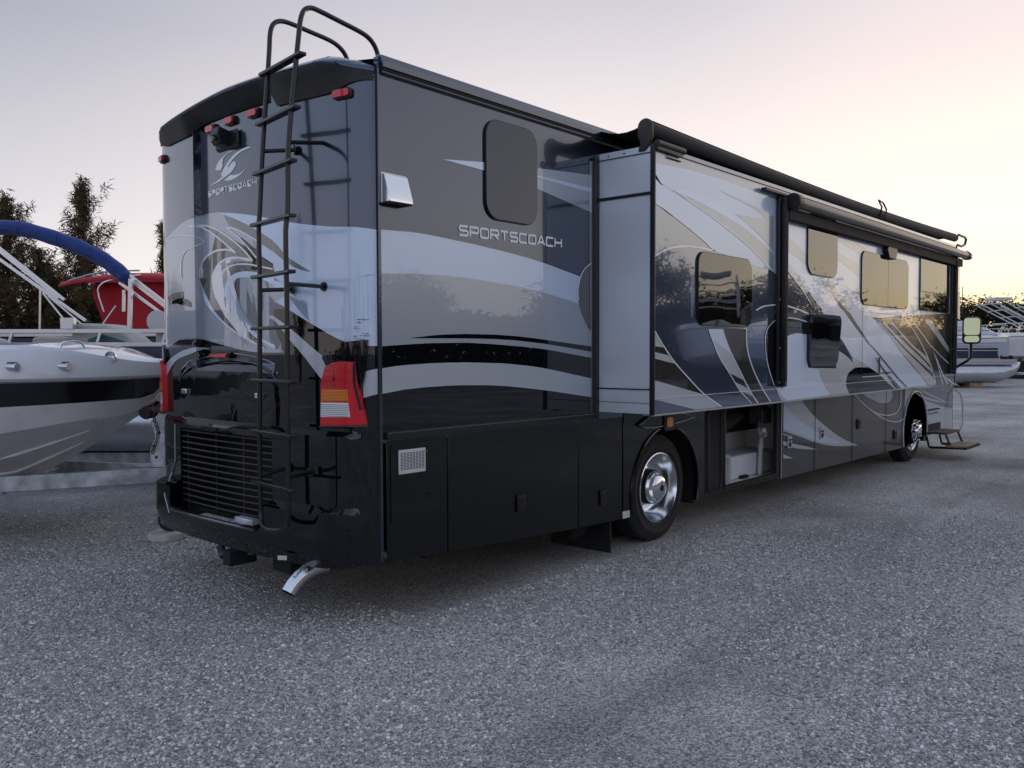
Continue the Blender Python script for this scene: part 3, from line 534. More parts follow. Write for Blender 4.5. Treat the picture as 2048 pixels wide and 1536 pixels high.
('slide','line',5,[(7.774,2.063),(8.044,1.968),(8.134,1.934),(8.22,1.9),(8.295,1.867),(8.366,1.833),(8.435,1.798),(8.503,1.762),(8.57,1.726),(8.631,1.692),(8.69,1.657),(8.749,1.622),(8.907,1.517),(8.953,1.482),(8.997,1.448),(9.039,1.413),(9.079,1.377),(9.117,1.341),(9.152,1.304),(9.252,1.192),(9.288,1.194),(9.152,1.343),(9.114,1.38),(9.074,1.415),(9.031,1.451),(8.987,1.486),(8.94,1.52),(8.892,1.554),(8.837,1.591),(8.78,1.626),(8.722,1.662),(8.532,1.767),(8.464,1.803),(8.394,1.839),(8.322,1.873),(8.247,1.906),(8.159,1.941),(8.069,1.974),(7.797,2.07)]),
('slide','line',5,[(7.952,2.09),(8.255,1.98),(8.619,1.844),(8.697,1.813),(8.774,1.782),(8.848,1.749),(8.924,1.714),(8.997,1.678),(9.068,1.64),(9.137,1.602),(9.203,1.564),(9.275,1.516),(9.343,1.468),(9.41,1.419),(9.478,1.369),(9.55,1.32),(9.601,1.288),(9.654,1.257),(9.821,1.162),(9.861,1.166),(9.694,1.261),(9.641,1.293),(9.59,1.324),(9.518,1.373),(9.314,1.521),(9.241,1.568),(9.174,1.608),(9.104,1.646),(9.032,1.684),(8.958,1.72),(8.882,1.756),(8.807,1.789),(8.729,1.82),(8.65,1.851),(8.284,1.988),(7.98,2.097)]),
('slide','line',5,[(8.931,1.728),(9.102,1.622),(9.157,1.586),(9.208,1.549),(9.254,1.513),(9.296,1.476),(9.412,1.364),(9.45,1.325),(9.486,1.286),(9.593,1.166),(9.623,1.168),(9.48,1.327),(9.442,1.366),(9.325,1.478),(9.282,1.515),(9.237,1.552),(9.184,1.589),(9.129,1.625),(8.958,1.732)]),
('slide','line',5,[(8.987,1.704),(9.383,1.583),(9.683,1.499),(9.991,1.417),(10.017,1.425),(9.708,1.506),(9.609,1.533),(9.513,1.56),(9.408,1.59),(9.011,1.711)]),
('slide','pewter_l',5,[(8.696,2.033),(9.007,2.041),(9.961,1.645),(9.996,1.554)]),
('slide','pewter_l',5,[(9.629,1.296),(10.235,1.157),(10.081,1.161),(9.689,1.254)]),
('rear','pewter',1,[(2.268,2.464),(2.206,2.489),(2.116,2.517),(2.023,2.541),(1.952,2.556),(1.928,2.559),(1.904,2.563),(1.831,2.57),(1.765,2.571),(1.755,2.59),(1.685,2.594),(1.609,2.592),(1.53,2.586),(1.356,2.564),(1.165,2.533),(1.032,2.509),(0.893,2.478),(0.783,2.457),(0.656,2.43),(0.455,2.394),(0.279,2.369),(0.215,2.362),(0.079,2.351),(0.007,2.338),(0.002,2.336),(0.002,1.668),(0.027,1.668),(0.061,1.671),(0.112,1.679),(0.148,1.687),(0.251,1.722),(0.273,1.731),(0.31,1.746),(0.678,1.907),(0.75,1.938),(0.773,1.95),(0.868,1.965),(0.92,1.999),(0.939,2.008),(0.957,2.015),(1.096,2.052),(1.155,2.058),(1.174,2.058),(1.193,2.057),(1.212,2.055),(1.231,2.052),(1.248,2.047),(1.263,2.038),(1.273,2.027),(1.276,2.014),(1.274,2.001),(1.257,1.969),(1.235,1.937),(1.207,1.905),(1.197,1.895),(1.183,1.881),(1.099,1.809),(1.088,1.8),(1.076,1.79),(1.022,1.751),(0.949,1.713),(0.869,1.679),(0.778,1.674),(0.779,1.663),(0.698,1.634),(0.699,1.633),(0.756,1.631),(0.948,1.631),(1.064,1.634),(1.157,1.64),(1.283,1.655),(1.485,1.687),(1.738,1.72),(1.756,1.725),(1.765,1.732),(1.841,1.736),(1.985,1.732),(2.021,1.729),(2.051,1.724),(2.082,1.719),(2.199,1.689),(2.283,1.661),(2.319,1.652),(2.455,1.742),(2.283,2.329)]),
('rear','silver',2,[(1.557,2.588),(1.356,2.564),(1.165,2.533),(1.032,2.509),(0.893,2.478),(0.783,2.457),(0.656,2.43),(0.455,2.394),(0.279,2.369),(0.215,2.362),(0.079,2.351),(0.007,2.338),(0.002,2.336),(0.002,2.084),(0.008,2.078),(0.022,2.073),(0.04,2.069),(0.06,2.065),(0.083,2.063),(0.131,2.062),(0.23,2.07),(0.294,2.081),(0.359,2.096),(0.454,2.123),(0.454,2.121),(0.596,2.187),(0.618,2.198),(0.64,2.21),(0.66,2.223),(0.686,2.241),(0.758,2.301),(0.785,2.32),(0.896,2.35),(0.933,2.369),(1.074,2.433),(1.154,2.466),(1.228,2.494),(1.355,2.536),(1.442,2.562)]),
('rear','slate',3,[(1.442,2.562),(1.327,2.527),(1.182,2.477),(1.049,2.422),(0.933,2.369),(0.896,2.35),(0.785,2.32),(0.758,2.301),(0.686,2.241),(0.66,2.223),(0.64,2.21),(0.618,2.198),(0.596,2.187),(0.454,2.121),(0.454,2.113),(0.473,2.118),(0.533,2.131),(0.597,2.152),(0.661,2.181),(0.787,2.256),(0.889,2.278),(1.008,2.335),(1.05,2.359),(1.128,2.395),(1.206,2.426),(1.302,2.456),(1.384,2.488)]),
('rear','silver',2,[(0.002,2.084),(0.083,2.063),(0.131,2.062),(0.149,2.063),(0.168,2.064),(0.23,2.07),(0.294,2.081),(0.359,2.096),(0.454,2.123),(0.552,2.137),(0.618,2.162),(0.64,2.171),(0.661,2.181),(0.787,2.256),(0.889,2.278),(1.009,2.335),(1.05,2.359),(0.996,2.251),(0.91,2.199),(0.885,2.182),(0.789,2.155),(0.784,2.141),(0.786,2.126),(0.79,2.11),(0.791,2.095),(0.784,2.082),(0.744,2.053),(0.699,2.026),(0.556,1.95),(0.435,1.908),(0.471,1.924),(0.506,1.942),(0.542,1.96),(0.579,1.974),(0.617,1.983),(0.647,1.983),(0.677,1.977),(0.773,1.95),(0.457,1.81),(0.251,1.722),(0.148,1.687),(0.112,1.679),(0.061,1.671),(0.027,1.668),(0.002,1.668)]),
('rear','slate',3,[(1.838,2.52),(1.761,2.512),(1.759,2.511),(1.756,2.508),(1.655,2.476),(1.625,2.464),(1.517,2.414),(1.286,2.292),(1.347,2.314),(1.367,2.318),(1.388,2.322),(1.458,2.329),(1.485,2.33),(1.512,2.33),(1.538,2.329),(1.561,2.327),(1.584,2.323),(1.607,2.319),(1.672,2.304),(1.693,2.298),(1.712,2.292),(1.73,2.284),(1.747,2.276),(1.755,2.265),(1.759,2.198),(1.759,2.144),(1.755,2.09),(1.752,2.076),(1.738,2.062),(1.726,2.05),(1.671,2.005),(1.617,1.945),(1.599,1.926),(1.579,1.907),(1.528,1.872),(1.465,1.839),(1.361,1.795),(1.265,1.756),(1.233,1.744),(1.201,1.732),(1.171,1.722),(1.141,1.712),(1.033,1.678),(0.959,1.658),(1.05,1.722),(1.17,1.784),(1.232,1.821),(1.248,1.832),(1.263,1.843),(1.333,1.899),(1.38,1.946),(1.393,1.961),(1.404,1.976),(1.415,1.992),(1.423,2.007),(1.429,2.021),(1.439,2.078),(1.412,2.107),(1.352,2.144),(1.335,2.15),(1.316,2.156),(1.295,2.16),(1.273,2.163),(1.251,2.165),(1.229,2.165),(1.191,2.164),(1.152,2.161),(1.114,2.158),(0.972,2.141),(0.873,2.127),(0.789,2.155),(0.996,2.251),(1.046,2.229),(1.09,2.226),(1.187,2.299),(1.279,2.355),(1.402,2.416),(1.532,2.47),(1.561,2.48),(1.587,2.488),(1.615,2.495),(1.643,2.502),(1.73,2.519),(1.754,2.521),(1.763,2.517)]),
('rear','black',4,[(1.227,2.392),(1.044,2.292),(0.996,2.251),(0.913,2.199),(0.888,2.181),(0.789,2.155),(0.785,2.145),(0.786,2.134),(0.788,2.123),(0.997,2.145),(1.04,2.158),(1.121,2.175),(1.102,2.188),(1.08,2.2),(1.059,2.212),(1.044,2.224),(1.038,2.237),(1.045,2.252),(1.061,2.267)]),
('rear','line',5,[(1.838,2.513),(1.807,2.509),(1.777,2.506),(1.764,2.506),(1.762,2.506),(1.745,2.498),(1.631,2.46),(1.497,2.397),(1.292,2.288),(1.28,2.295),(1.536,2.43),(1.649,2.479),(1.761,2.516),(1.837,2.523)]),
('rear','line',5,[(1.28,2.296),(1.343,2.319),(1.409,2.33),(1.486,2.335),(1.514,2.335),(1.541,2.334),(1.566,2.331),(1.589,2.328),(1.678,2.309),(1.731,2.288),(1.747,2.279),(1.755,2.269),(1.756,2.258),(1.757,2.246),(1.757,2.165),(1.756,2.153),(1.752,2.155),(1.755,2.191),(1.755,2.244),(1.751,2.253),(1.74,2.262),(1.725,2.271),(1.679,2.293),(1.662,2.298),(1.644,2.303),(1.579,2.317),(1.557,2.32),(1.535,2.322),(1.509,2.323),(1.411,2.319),(1.39,2.316),(1.369,2.313),(1.351,2.309),(1.331,2.303),(1.311,2.295),(1.291,2.287)]),
('rear','line',5,[(1.754,2.283),(1.76,2.222),(1.76,2.153),(1.758,2.154),(1.758,2.232),(1.757,2.243),(1.756,2.255),(1.754,2.268),(1.743,2.279)]),
('rear','line',5,[(1.762,2.512),(1.754,2.516),(1.729,2.513),(1.647,2.497),(1.619,2.49),(1.591,2.483),(1.511,2.456),(1.408,2.412),(1.311,2.365),(1.238,2.324),(1.216,2.31),(1.194,2.296),(1.173,2.282),(1.097,2.223),(1.083,2.229),(1.139,2.273),(1.159,2.287),(1.18,2.302),(1.248,2.344),(1.321,2.384),(1.396,2.42),(1.473,2.453),(1.556,2.484),(1.583,2.492),(1.611,2.5),(1.64,2.507),(1.67,2.514),(1.7,2.52),(1.727,2.524),(1.754,2.527),(1.762,2.523)]),
('rear','line',5,[(1.087,2.23),(1.147,2.248),(1.242,2.264),(1.316,2.27),(1.342,2.271),(1.368,2.27),(1.393,2.269),(1.418,2.266),(1.443,2.263),(1.467,2.258),(1.49,2.252),(1.511,2.245),(1.528,2.237),(1.543,2.228),(1.557,2.219),(1.568,2.209),(1.579,2.199),(1.589,2.189),(1.598,2.179),(1.606,2.168),(1.611,2.157),(1.615,2.146),(1.616,2.132),(1.615,2.118),(1.603,2.077),(1.597,2.063),(1.591,2.049),(1.567,2.007),(1.554,1.995),(1.54,1.984),(1.472,1.91),(1.453,1.892),(1.432,1.875),(1.41,1.859),(1.343,1.814),(1.287,1.773),(1.27,1.764),(1.243,1.751),(1.215,1.739),(1.187,1.727),(1.1,1.695),(0.984,1.658),(0.976,1.667),(1.063,1.694),(1.092,1.704),(1.12,1.714),(1.148,1.725),(1.176,1.735),(1.257,1.771),(1.273,1.78),(1.287,1.789),(1.328,1.82),(1.416,1.88),(1.436,1.896),(1.454,1.914),(1.471,1.932),(1.521,1.988),(1.536,1.999),(1.547,2.01),(1.556,2.023),(1.576,2.064),(1.581,2.078),(1.586,2.091),(1.59,2.105),(1.593,2.118),(1.594,2.131),(1.593,2.144),(1.59,2.154),(1.585,2.164),(1.578,2.174),(1.55,2.203),(1.538,2.213),(1.526,2.222),(1.513,2.23),(1.498,2.236),(1.478,2.243),(1.457,2.248),(1.434,2.253),(1.411,2.257),(1.388,2.259),(1.364,2.26),(1.34,2.261),(1.315,2.26),(1.22,2.251),(1.132,2.234),(1.113,2.228),(1.093,2.222)]),
('rear','line',5,[(0.871,2.164),(1.104,2.207),(1.173,2.216),(1.196,2.218),(1.22,2.22),(1.293,2.221),(1.317,2.219),(1.341,2.217),(1.365,2.214),(1.388,2.209),(1.411,2.204),(1.433,2.197),(1.453,2.188),(1.471,2.178),(1.483,2.166),(1.49,2.152),(1.494,2.139),(1.495,2.125),(1.496,2.112),(1.495,2.098),(1.492,2.084),(1.489,2.071),(1.483,2.057),(1.45,2.006),(1.431,2.009),(1.463,2.059),(1.468,2.072),(1.472,2.084),(1.474,2.098),(1.475,2.111),(1.475,2.124),(1.473,2.137),(1.47,2.149),(1.464,2.162),(1.454,2.172),(1.438,2.18),(1.42,2.188),(1.4,2.195),(1.379,2.2),(1.358,2.204),(1.289,2.211),(1.221,2.21),(1.129,2.201),(0.874,2.155)]),
('rear','line',5,[(1.407,2.465),(1.378,2.451),(1.349,2.438),(1.268,2.396),(1.244,2.381),(1.22,2.366),(1.198,2.35),(1.175,2.335),(1.051,2.24),(1.04,2.244),(1.121,2.308),(1.209,2.371),(1.232,2.386),(1.257,2.402),(1.396,2.471)]),
('rear','line',5,[(1.402,2.464),(1.327,2.455),(1.256,2.436),(1.158,2.398),(1.047,2.35),(1.039,2.357),(1.18,2.417),(1.274,2.451),(1.3,2.458),(1.324,2.463),(1.35,2.467),(1.375,2.469),(1.401,2.472)]),
('rear','line',5,[(2.249,2.468),(2.125,2.471),(2.024,2.468),(1.922,2.46),(1.793,2.444),(1.766,2.44),(1.763,2.438),(1.76,2.435),(1.752,2.416),(1.737,2.407),(1.721,2.397),(1.712,2.4),(1.755,2.428),(1.757,2.435),(1.765,2.445),(1.792,2.449),(1.824,2.454),(1.922,2.466),(2.026,2.474),(2.062,2.475),(2.098,2.476),(2.222,2.475),(2.254,2.474)]),
('rear','line',5,[(1.719,2.401),(1.741,2.399),(1.755,2.396),(1.765,2.373),(1.778,2.368),(1.86,2.365),(1.886,2.361),(1.907,2.354),(1.926,2.346),(1.943,2.337),(1.956,2.327),(1.968,2.316),(1.978,2.305),(1.986,2.293),(1.993,2.281),(1.999,2.269),(2.004,2.255),(2.007,2.241),(2.009,2.227),(2.008,2.213),(2.004,2.201),(1.986,2.165),(1.972,2.165),(1.99,2.201),(1.993,2.213),(1.994,2.226),(1.993,2.24),(1.99,2.254),(1.985,2.267),(1.98,2.279),(1.973,2.291),(1.965,2.302),(1.955,2.313),(1.944,2.323),(1.931,2.333),(1.915,2.342),(1.898,2.35),(1.878,2.356),(1.855,2.359),(1.773,2.363),(1.764,2.369),(1.755,2.391),(1.737,2.394),(1.714,2.396)]),
('rear','white',5,[(1.759,2.157),(1.759,2.123),(1.754,2.077),(1.635,1.964),(1.579,1.916),(1.56,1.903),(1.481,1.855),(1.386,1.808),(1.361,1.798),(1.329,1.784),(1.201,1.734),(1.111,1.704),(0.991,1.668),(0.971,1.662),(0.952,1.656),(0.952,1.654),(1.032,1.672),(1.141,1.704),(1.233,1.735),(1.362,1.784),(1.49,1.842),(1.584,1.894),(1.656,1.939),(1.68,1.955),(1.702,1.972),(1.721,1.989),(1.736,2.007),(1.747,2.026),(1.754,2.045),(1.76,2.13)]),
('rear','white',5,[(1.033,2.149),(1.114,2.159),(1.206,2.166),(1.273,2.162),(1.295,2.159),(1.316,2.155),(1.335,2.15),(1.353,2.144),(1.37,2.136),(1.386,2.127),(1.4,2.117),(1.412,2.107),(1.421,2.096),(1.429,2.084),(1.434,2.072),(1.438,2.06),(1.44,2.047),(1.438,2.034),(1.432,2.021),(1.403,1.976),(1.366,1.931),(1.315,1.884),(1.263,1.843),(1.248,1.832),(1.232,1.821),(1.141,1.767),(1.112,1.751),(1.082,1.736),(1.05,1.722),(1.012,1.707),(0.894,1.667),(0.779,1.653),(0.778,1.672),(0.889,1.686),(0.994,1.727),(1.068,1.764),(1.169,1.83),(1.27,1.903),(1.316,1.942),(1.327,1.955),(1.353,1.996),(1.364,2.009),(1.373,2.009),(1.381,2.009),(1.381,2.02),(1.381,2.031),(1.379,2.043),(1.376,2.055),(1.371,2.066),(1.363,2.077),(1.354,2.088),(1.342,2.098),(1.328,2.107),(1.31,2.114),(1.29,2.12),(1.268,2.124),(1.246,2.128),(1.223,2.13),(1.2,2.131),(1.128,2.128),(1.034,2.116)]),
('rear','white',4,[(1.033,2.149),(0.892,2.116),(0.783,2.098),(0.757,2.087),(0.732,2.074),(0.664,2.032),(0.577,1.966),(0.556,1.95),(0.432,1.91),(0.601,1.968),(0.772,2.031),(1.034,2.116)]),
('rear','slate',5,[(0.78,2.098),(0.726,2.063),(0.777,2.08)]),
('rear','black',5,[(2.221,1.988),(2.154,2.007),(2.13,2.012),(2.098,2.017),(2.065,2.021),(2.032,2.023),(2.005,2.024),(1.977,2.023),(1.951,2.02),(1.928,2.016),(1.866,1.997),(1.849,1.99),(1.832,1.983),(1.833,1.953),(2.094,1.989)]),
('rear','slate',4,[(2.252,2.044),(2.159,2.06),(2.128,2.064),(2.095,2.067),(1.955,2.067),(1.957,2.023),(2.032,2.023),(2.13,2.014),(2.221,1.989)]),
('rear','pewter_l',4,[(2.455,1.535),(2.32,1.548),(2.293,1.557),(2.271,1.566),(2.25,1.575),(2.221,1.585),(2.192,1.595),(2.162,1.604),(2.135,1.612),(2.053,1.632),(1.965,1.649),(1.875,1.661),(1.764,1.67),(1.754,1.667),(1.652,1.659),(1.678,1.658),(1.754,1.657),(1.763,1.645),(1.771,1.638),(1.805,1.631),(1.84,1.625),(2.014,1.597),(2.042,1.591),(2.071,1.584),(2.098,1.576),(2.122,1.568),(2.148,1.556),(2.217,1.517),(2.238,1.503),(2.258,1.488),(2.317,1.442),(2.355,1.426)]),
('rear','pewter_l',3,[(0.983,1.878),(0.885,1.865),(0.786,1.855),(0.751,1.84),(0.717,1.824),(0.684,1.807),(0.652,1.79),(0.621,1.773),(0.587,1.753),(0.554,1.734),(0.459,1.675),(0.239,1.547),(0.264,1.507),(0.309,1.422),(0.319,1.431),(0.329,1.441),(0.338,1.451),(0.5,1.599),(0.643,1.713),(0.767,1.817),(0.787,1.829),(0.885,1.842),(0.983,1.875)]),
('rear','pewter_l',2,[(0.06,1.515),(0.002,1.537),(0.002,1.389),(0.056,1.367)]),
('rear','emblem',3,[(1.263,2.967),(1.325,2.971),(1.346,2.969),(1.367,2.966),(1.426,2.953),(1.475,2.935),(1.492,2.927),(1.507,2.918),(1.52,2.908),(1.543,2.878),(1.526,2.871),(1.508,2.866),(1.487,2.865),(1.465,2.865),(1.433,2.895),(1.452,2.898),(1.467,2.903),(1.47,2.91),(1.469,2.919),(1.43,2.939),(1.415,2.945),(1.4,2.95),(1.384,2.954),(1.365,2.958),(1.305,2.965),(1.284,2.966)]),
('rear','emblem',3,[(1.086,2.958),(1.138,2.966),(1.157,2.966),(1.176,2.965),(1.254,2.953),(1.273,2.948),(1.291,2.943),(1.307,2.937),(1.321,2.932),(1.362,2.912),(1.376,2.903),(1.39,2.895),(1.426,2.87),(1.436,2.862),(1.445,2.854),(1.453,2.846),(1.459,2.838),(1.462,2.828),(1.466,2.819),(1.411,2.831),(1.399,2.836),(1.389,2.842),(1.378,2.848),(1.376,2.858),(1.373,2.867),(1.368,2.876),(1.357,2.886),(1.313,2.91),(1.269,2.928),(1.253,2.933),(1.237,2.939),(1.22,2.943),(1.203,2.947)]),
('rear','emblem',3,[(1.301,2.897),(1.318,2.894),(1.333,2.889),(1.344,2.883),(1.353,2.877),(1.36,2.869),(1.361,2.86),(1.363,2.852),(1.377,2.843),(1.393,2.835),(1.411,2.828),(1.429,2.822),(1.506,2.802),(1.527,2.797),(1.549,2.792),(1.621,2.78),(1.598,2.78),(1.576,2.78),(1.497,2.788),(1.341,2.827),(1.327,2.833),(1.315,2.839),(1.304,2.846),(1.294,2.854),(1.281,2.863),(1.274,2.875),(1.275,2.883),(1.282,2.891),(1.29,2.894)]),
('rear','emblem',3,[(1.117,2.849),(1.158,2.828),(1.204,2.813),(1.221,2.81),(1.239,2.807),(1.261,2.806),(1.283,2.806),(1.307,2.807),(1.327,2.81),(1.347,2.812),(1.416,2.793),(1.43,2.79),(1.408,2.786),(1.387,2.782),(1.365,2.78),(1.341,2.779),(1.318,2.78),(1.296,2.782),(1.278,2.785),(1.261,2.788),(1.212,2.802),(1.197,2.808),(1.182,2.814)]),
]
STEP = .0009
for surf, pn, layer, pts in SHAPES:
    if surf == 'rear': rear_patch(pts, layer*STEP, 'paint_stripe', P[pn], rear)
    elif surf == 'side': flat_patch(pts, -layer*STEP-.0016, 'paint_stripe', P[pn], wall)
    else: flat_patch(pts, YS-layer*STEP, 'paint_stripe', P[pn], slide)

# ---- lettering
LET = {
 'S': [[(1,.98),(.12,.98),(.02,.88),(.02,.62),(.12,.52),(.88,.52),(.98,.42),(.98,.12),(.88,.02),(0,.02)]],
 'P': [[(.02,0),(.02,.98),(.88,.98),(.98,.88),(.98,.52),(.88,.42),(.10,.42)]],
 'O': [[(.5,.98),(.12,.98),(.02,.88),(.02,.12),(.12,.02),(.88,.02),(.98,.12),(.98,.88),(.88,.98),(.5,.98)]],
 'R': [[(.02,0),(.02,.98),(.88,.98),(.98,.88),(.98,.55),(.88,.45),(.10,.45)],[(.52,.45),(.98,0)]],
 'T': [[(0,.98),(1,.98)],[(.5,.93),(.5,0)]],
 'C': [[(1,.98),(.12,.98),(.02,.88),(.02,.12),(.12,.02),(1,.02)]],
 'A': [[(0,0),(.46,.98),(.54,.98),(1,0)],[(.22,.30),(.78,.30)]],
 'H': [[(.02,0),(.02,1)],[(.98,0),(.98,1)],[(.07,.5),(.93,.5)]],
}
def stroke2(pts, w):
    L, Rr = [], []
    n = len(pts)
    for i, p in enumerate(pts):
        p = Vector(p)
        a = (p-Vector(pts[i-1])).normalized() if i else None
        b = (Vector(pts[i+1])-p).normalized() if i < n-1 else None
        if a is None: a = b
        if b is None: b = a
        na = Vector((-a.y, a.x)); nb = Vector((-b.y, b.x)); m = (na+nb).normalized()
        k = w/2/max(.35, m.dot(na))
        L.append(tuple(p+m*k)); Rr.append(tuple(p-m*k))
    return L+Rr[::-1]
def word(text, org, du, dv, length, h, fn, sw=.24):
    n = len(text); cell = length/n; lw = cell*.80
    for i, ch in enumerate(text):
        for q, st in enumerate(LET[ch]):
            pts = [(i*cell+x*lw, z*h) for x, z in st]
            pg = stroke2(pts, h*sw)
            fn([(org[0]+du[0]*a+dv[0]*b, org[1]+du[1]*a+dv[1]*b) for a, b in pg], q)
word('SPORTSCOACH', (.652, 2.374), (1, .014), (0, 1), 1.07, .060, lambda pg, q: flat_patch(pg, -.004-.0004*q, 'letter_stroke', P['emblem'], wall))
word('SPORTSCOACH', (1.650, 2.704), (-1, .010), (0, 1), .625, .038, lambda pg, q: rear_patch(pg, .003+.0004*q, 'letter_stroke', P['emblem'], rear), .16)

# ---- slide-out trim
sx = slide
MB().box(XS0-.010, XS0+.006, YS-.010, YS+.03, 1.165, 3.135).build('edge_trim', black_pl, sx, bevel=.003)
endm = mat('end_panel_silver', (.72, .77, .84), .42, .25, coat=.4, coat_rough=.12, bump=(2, .002, 2))
MB().box(XS0-.004, XS0-.001, YS+.03, -.03, 1.172, 3.125).build('end_panel', endm, sx)
MB().box(XS0-.012, XS0-.004, YS+.02, -.02, 2.770, 2.792).build('end_seal', dull_black, sx)
MB().box(XS0-.009, XS0-.004, YS+.02, -.02, 1.347, 1.358).build('end_rub_strip', rust, sx)
MB().box(XS0-.007, XS0-.004, YS+.02, -.02, 1.250, 1.253).build('end_seam', dull_black, sx)
MB().box(XS0-.010, XS0-.004, YS+.02, -.02, 3.071, 3.077).build('end_top_seam', dull_black, sx)
for k in range(3):
    MB().lathe([(.006, -.003), (.006, 0), (0, 0)], (XS0-.012, -.12-.14*k, 3.098), 'x', 8).build('screw_head', dull_black, sx)
MB().box(XS0, XS1, YS-.004, YS-.0055-.0025, 1.2865, 1.2905).build('crease_line', P['line'], sx)
MB().box(XS0+.01, XS1, YS-.0075, YS-.0045, 3.094, 3.0975).build('top_seam', dull_black, sx)
MB().box(XS0, XS1, YS+.002, YS+.09, 1.158, 1.1715).build('lower_wiper', alu, sx)
MB().box(XS1-.010, XS1+.006, YS-.010, YS+.03, 1.165, 3.135).build('edge_trim', black_pl, sx, bevel=.003)
# seal flange between wall and slide
MB().box(2.082, 2.135, -.035, 0, 1.13, 3.10).build('slide_seal_flange', black_pl, mh, bevel=.005)
MB().box(2.062, 2.081, -.012, 0, 1.16, 3.07).build('seal_bead', alu, mh)

wrng = random.Random(3)
def window(x0, x1, z0, z1, r, plane, parent, split=None, hsplit=None, name='window', d=.013, tilt=0, gm_=None):
    w = MB().prism(rrect(x0, x1, z0, z1, r), 'y', plane-d, plane-.001).build(name, black_pl, parent, angle=30)
    e = .006
    cuts = [(x0+e, x1-e)] if split is None else [(x0+e, split-.004), (split+.004, x1-e)]
    vc = [(z0+e, z1-e)] if hsplit is None else [(z0+e, hsplit-.004), (hsplit+.004, z1-e)]
    if parent is mh:
        q = w
    for a, b in cuts:
        for c_, dd in vc:
            full = rrect(x0+e, x1-e, z0+e, z1-e, max(.01, r-e))
            pg = [(min(max(x, a), b), min(max(z, c_), dd)) for x, z in full]
            o2 = []
            for p in pg:
                if not o2 or (abs(p[0]-o2[-1][0])+abs(p[1]-o2[-1][1])) > 1e-5: o2.append(p)
            if abs(o2[0][0]-o2[-1][0])+abs(o2[0][1]-o2[-1][1]) < 1e-5: o2.pop()
            o3 = MB().prism(o2, 'y', plane-d-.005, plane-d+(.03 if tilt else .003)).build('pane', gm_ or glass_dk, w if w.parent is mh else parent, smooth=False)
            zp_ = z0 if tilt else (c_+dd)/2
            tl_ = tilt or wrng.uniform(-.5, .35)
            o3.data.transform(Matrix.Translation((0, plane-d, zp_)) @ Matrix.Rotation(R(tl_), 4, 'X') @ Matrix.Translation((0, -plane+d, -zp_)))
    return w
window(.885, 1.418, 2.505, 3.165, .12, 0, mh, gm_=glass_bed)
window(2.757, 3.690, 1.835, 2.418, .10, YS, sx)
window(4.878, 5.645, 2.375, 2.985, .13, YS, sx)
window(4.905, 5.665, 1.480, 2.000, .09, YS, sx, tilt=4.5, d=.02)
window(6.352, 7.985, 2.140, 2.735, .11, YS, sx, split=7.22)
window(8.470, 9.800, 2.150, 2.960, .05, YS, sx, hsplit=2.395)
# boxed aluminium drip moulding and access flap on the slide
MB().box(6.70, 7.77, YS-.012, YS-.008, 2.012, 2.020).box(6.70, 7.77, YS-.012, YS-.008, 2.066, 2.074).box(7.755, 7.77, YS-.012, YS-.008, 2.02, 2.066).build('drip_moulding', P['line'], sx)
MB().box(6.45, 7.42, YS-.013, YS-.008, 1.372, 1.382).build('shadow_gap', dull_black, sx)  # dark strip drawn for a shadow gap under the pull handle
MB().box(6.42, 7.40, YS-.012, YS-.008, 1.342, 1.349).build('lower_bead', P['line'], sx)
MB().box(6.425, 6.430, YS-.0085, YS-.0072, 1.36, 2.13).build('panel_seam', dull_black, sx)
MB().box(6.955, 6.985, YS-.02, YS-.008, 1.385, 1.56).build('pull_handle', black_pl, sx, bevel=.004)
# porch lamp on the slide face
MB().prism([(7.03, 2.80), (7.10, 2.86), (7.34, 2.86), (7.40, 2.80), (7.33, 2.70), (7.10, 2.70)], 'y', YS-.07, YS-.008).build('porch_lamp', black_pl, sx, bevel=.01)
# hinge bracket, small
MB().box(2.30, 2.50, YS-.011, YS-.008, 3.055, 3.064).box(2.30, 2.307, YS-.011, YS-.008, 3.064, 3.11).build('hinge_bracket', dull_black, sx)

# ---- slide topper awning
topper = MB()
rollp = [(XS0+.0+8.25*i/16, -.44, 3.262-.045*math.sin(math.pi*i/16)) for i in range(17)]
top_o = MB().tube(rollp, .052, 20).build('slide_topper_roller', fabric_bk, mh)
rows = []
for i in range(17):
    x = XS0+.02+8.2*i/16; zr = 3.262-.045*math.sin(math.pi*i/16)
    rows.append([(x, .0-.47*t, (3.315*(1-t)+(zr+.050)*t)-.055*math.sin(math.pi*t)*(1 if 0 < i < 16 else 1)) for t in (0, .12, .25, .4, .55, .7, .85, 1)])
o = MB().grid(rows).build('topper_fabric', fabric_bk, top_o)
sol = o.modifiers.new('thick', 'SOLIDIFY'); sol.thickness = .003
for xx in (XS0-.018, XS0+8.262):
    pg = []
    for k in range(9):
        a = R(-20+200*k/8); pg.append((-.44+.062*math.cos(a), 3.262+.062*math.sin(a)))
    pg += [(-.505, 3.20), (-.485, 3.13), (-.44, 3.09), (-.385, 3.09), (-.40, 3.15), (-.375, 3.21)]
    if xx < 5: MB().prism(pg, 'x', xx, xx+.028).build('topper_end_bracket', black_pl, top_o, bevel=.006)
    else:
        MB().tube([(xx-.05, -.50, 3.30), (xx+.30, -.50, 3.30), (xx+.36, -.50, 3.27), (xx+.30, -.50, 3.19), (xx+.12, -.50, 3.15), (xx-.1, -.50, 3.15)], .018, 8).build('topper_end_bracket', black_pl, top_o)
MB().tube([(XS0, YS-.02, 3.135), (2.52, YS-.02, 3.135)], .026, 12).build('topper_arm_rod', black_pl, top_o)
MB().box(XS0, 2.50, YS-.03, YS-.006, 3.085, 3.118).build('topper_arm', black_pl, top_o, bevel=.005)
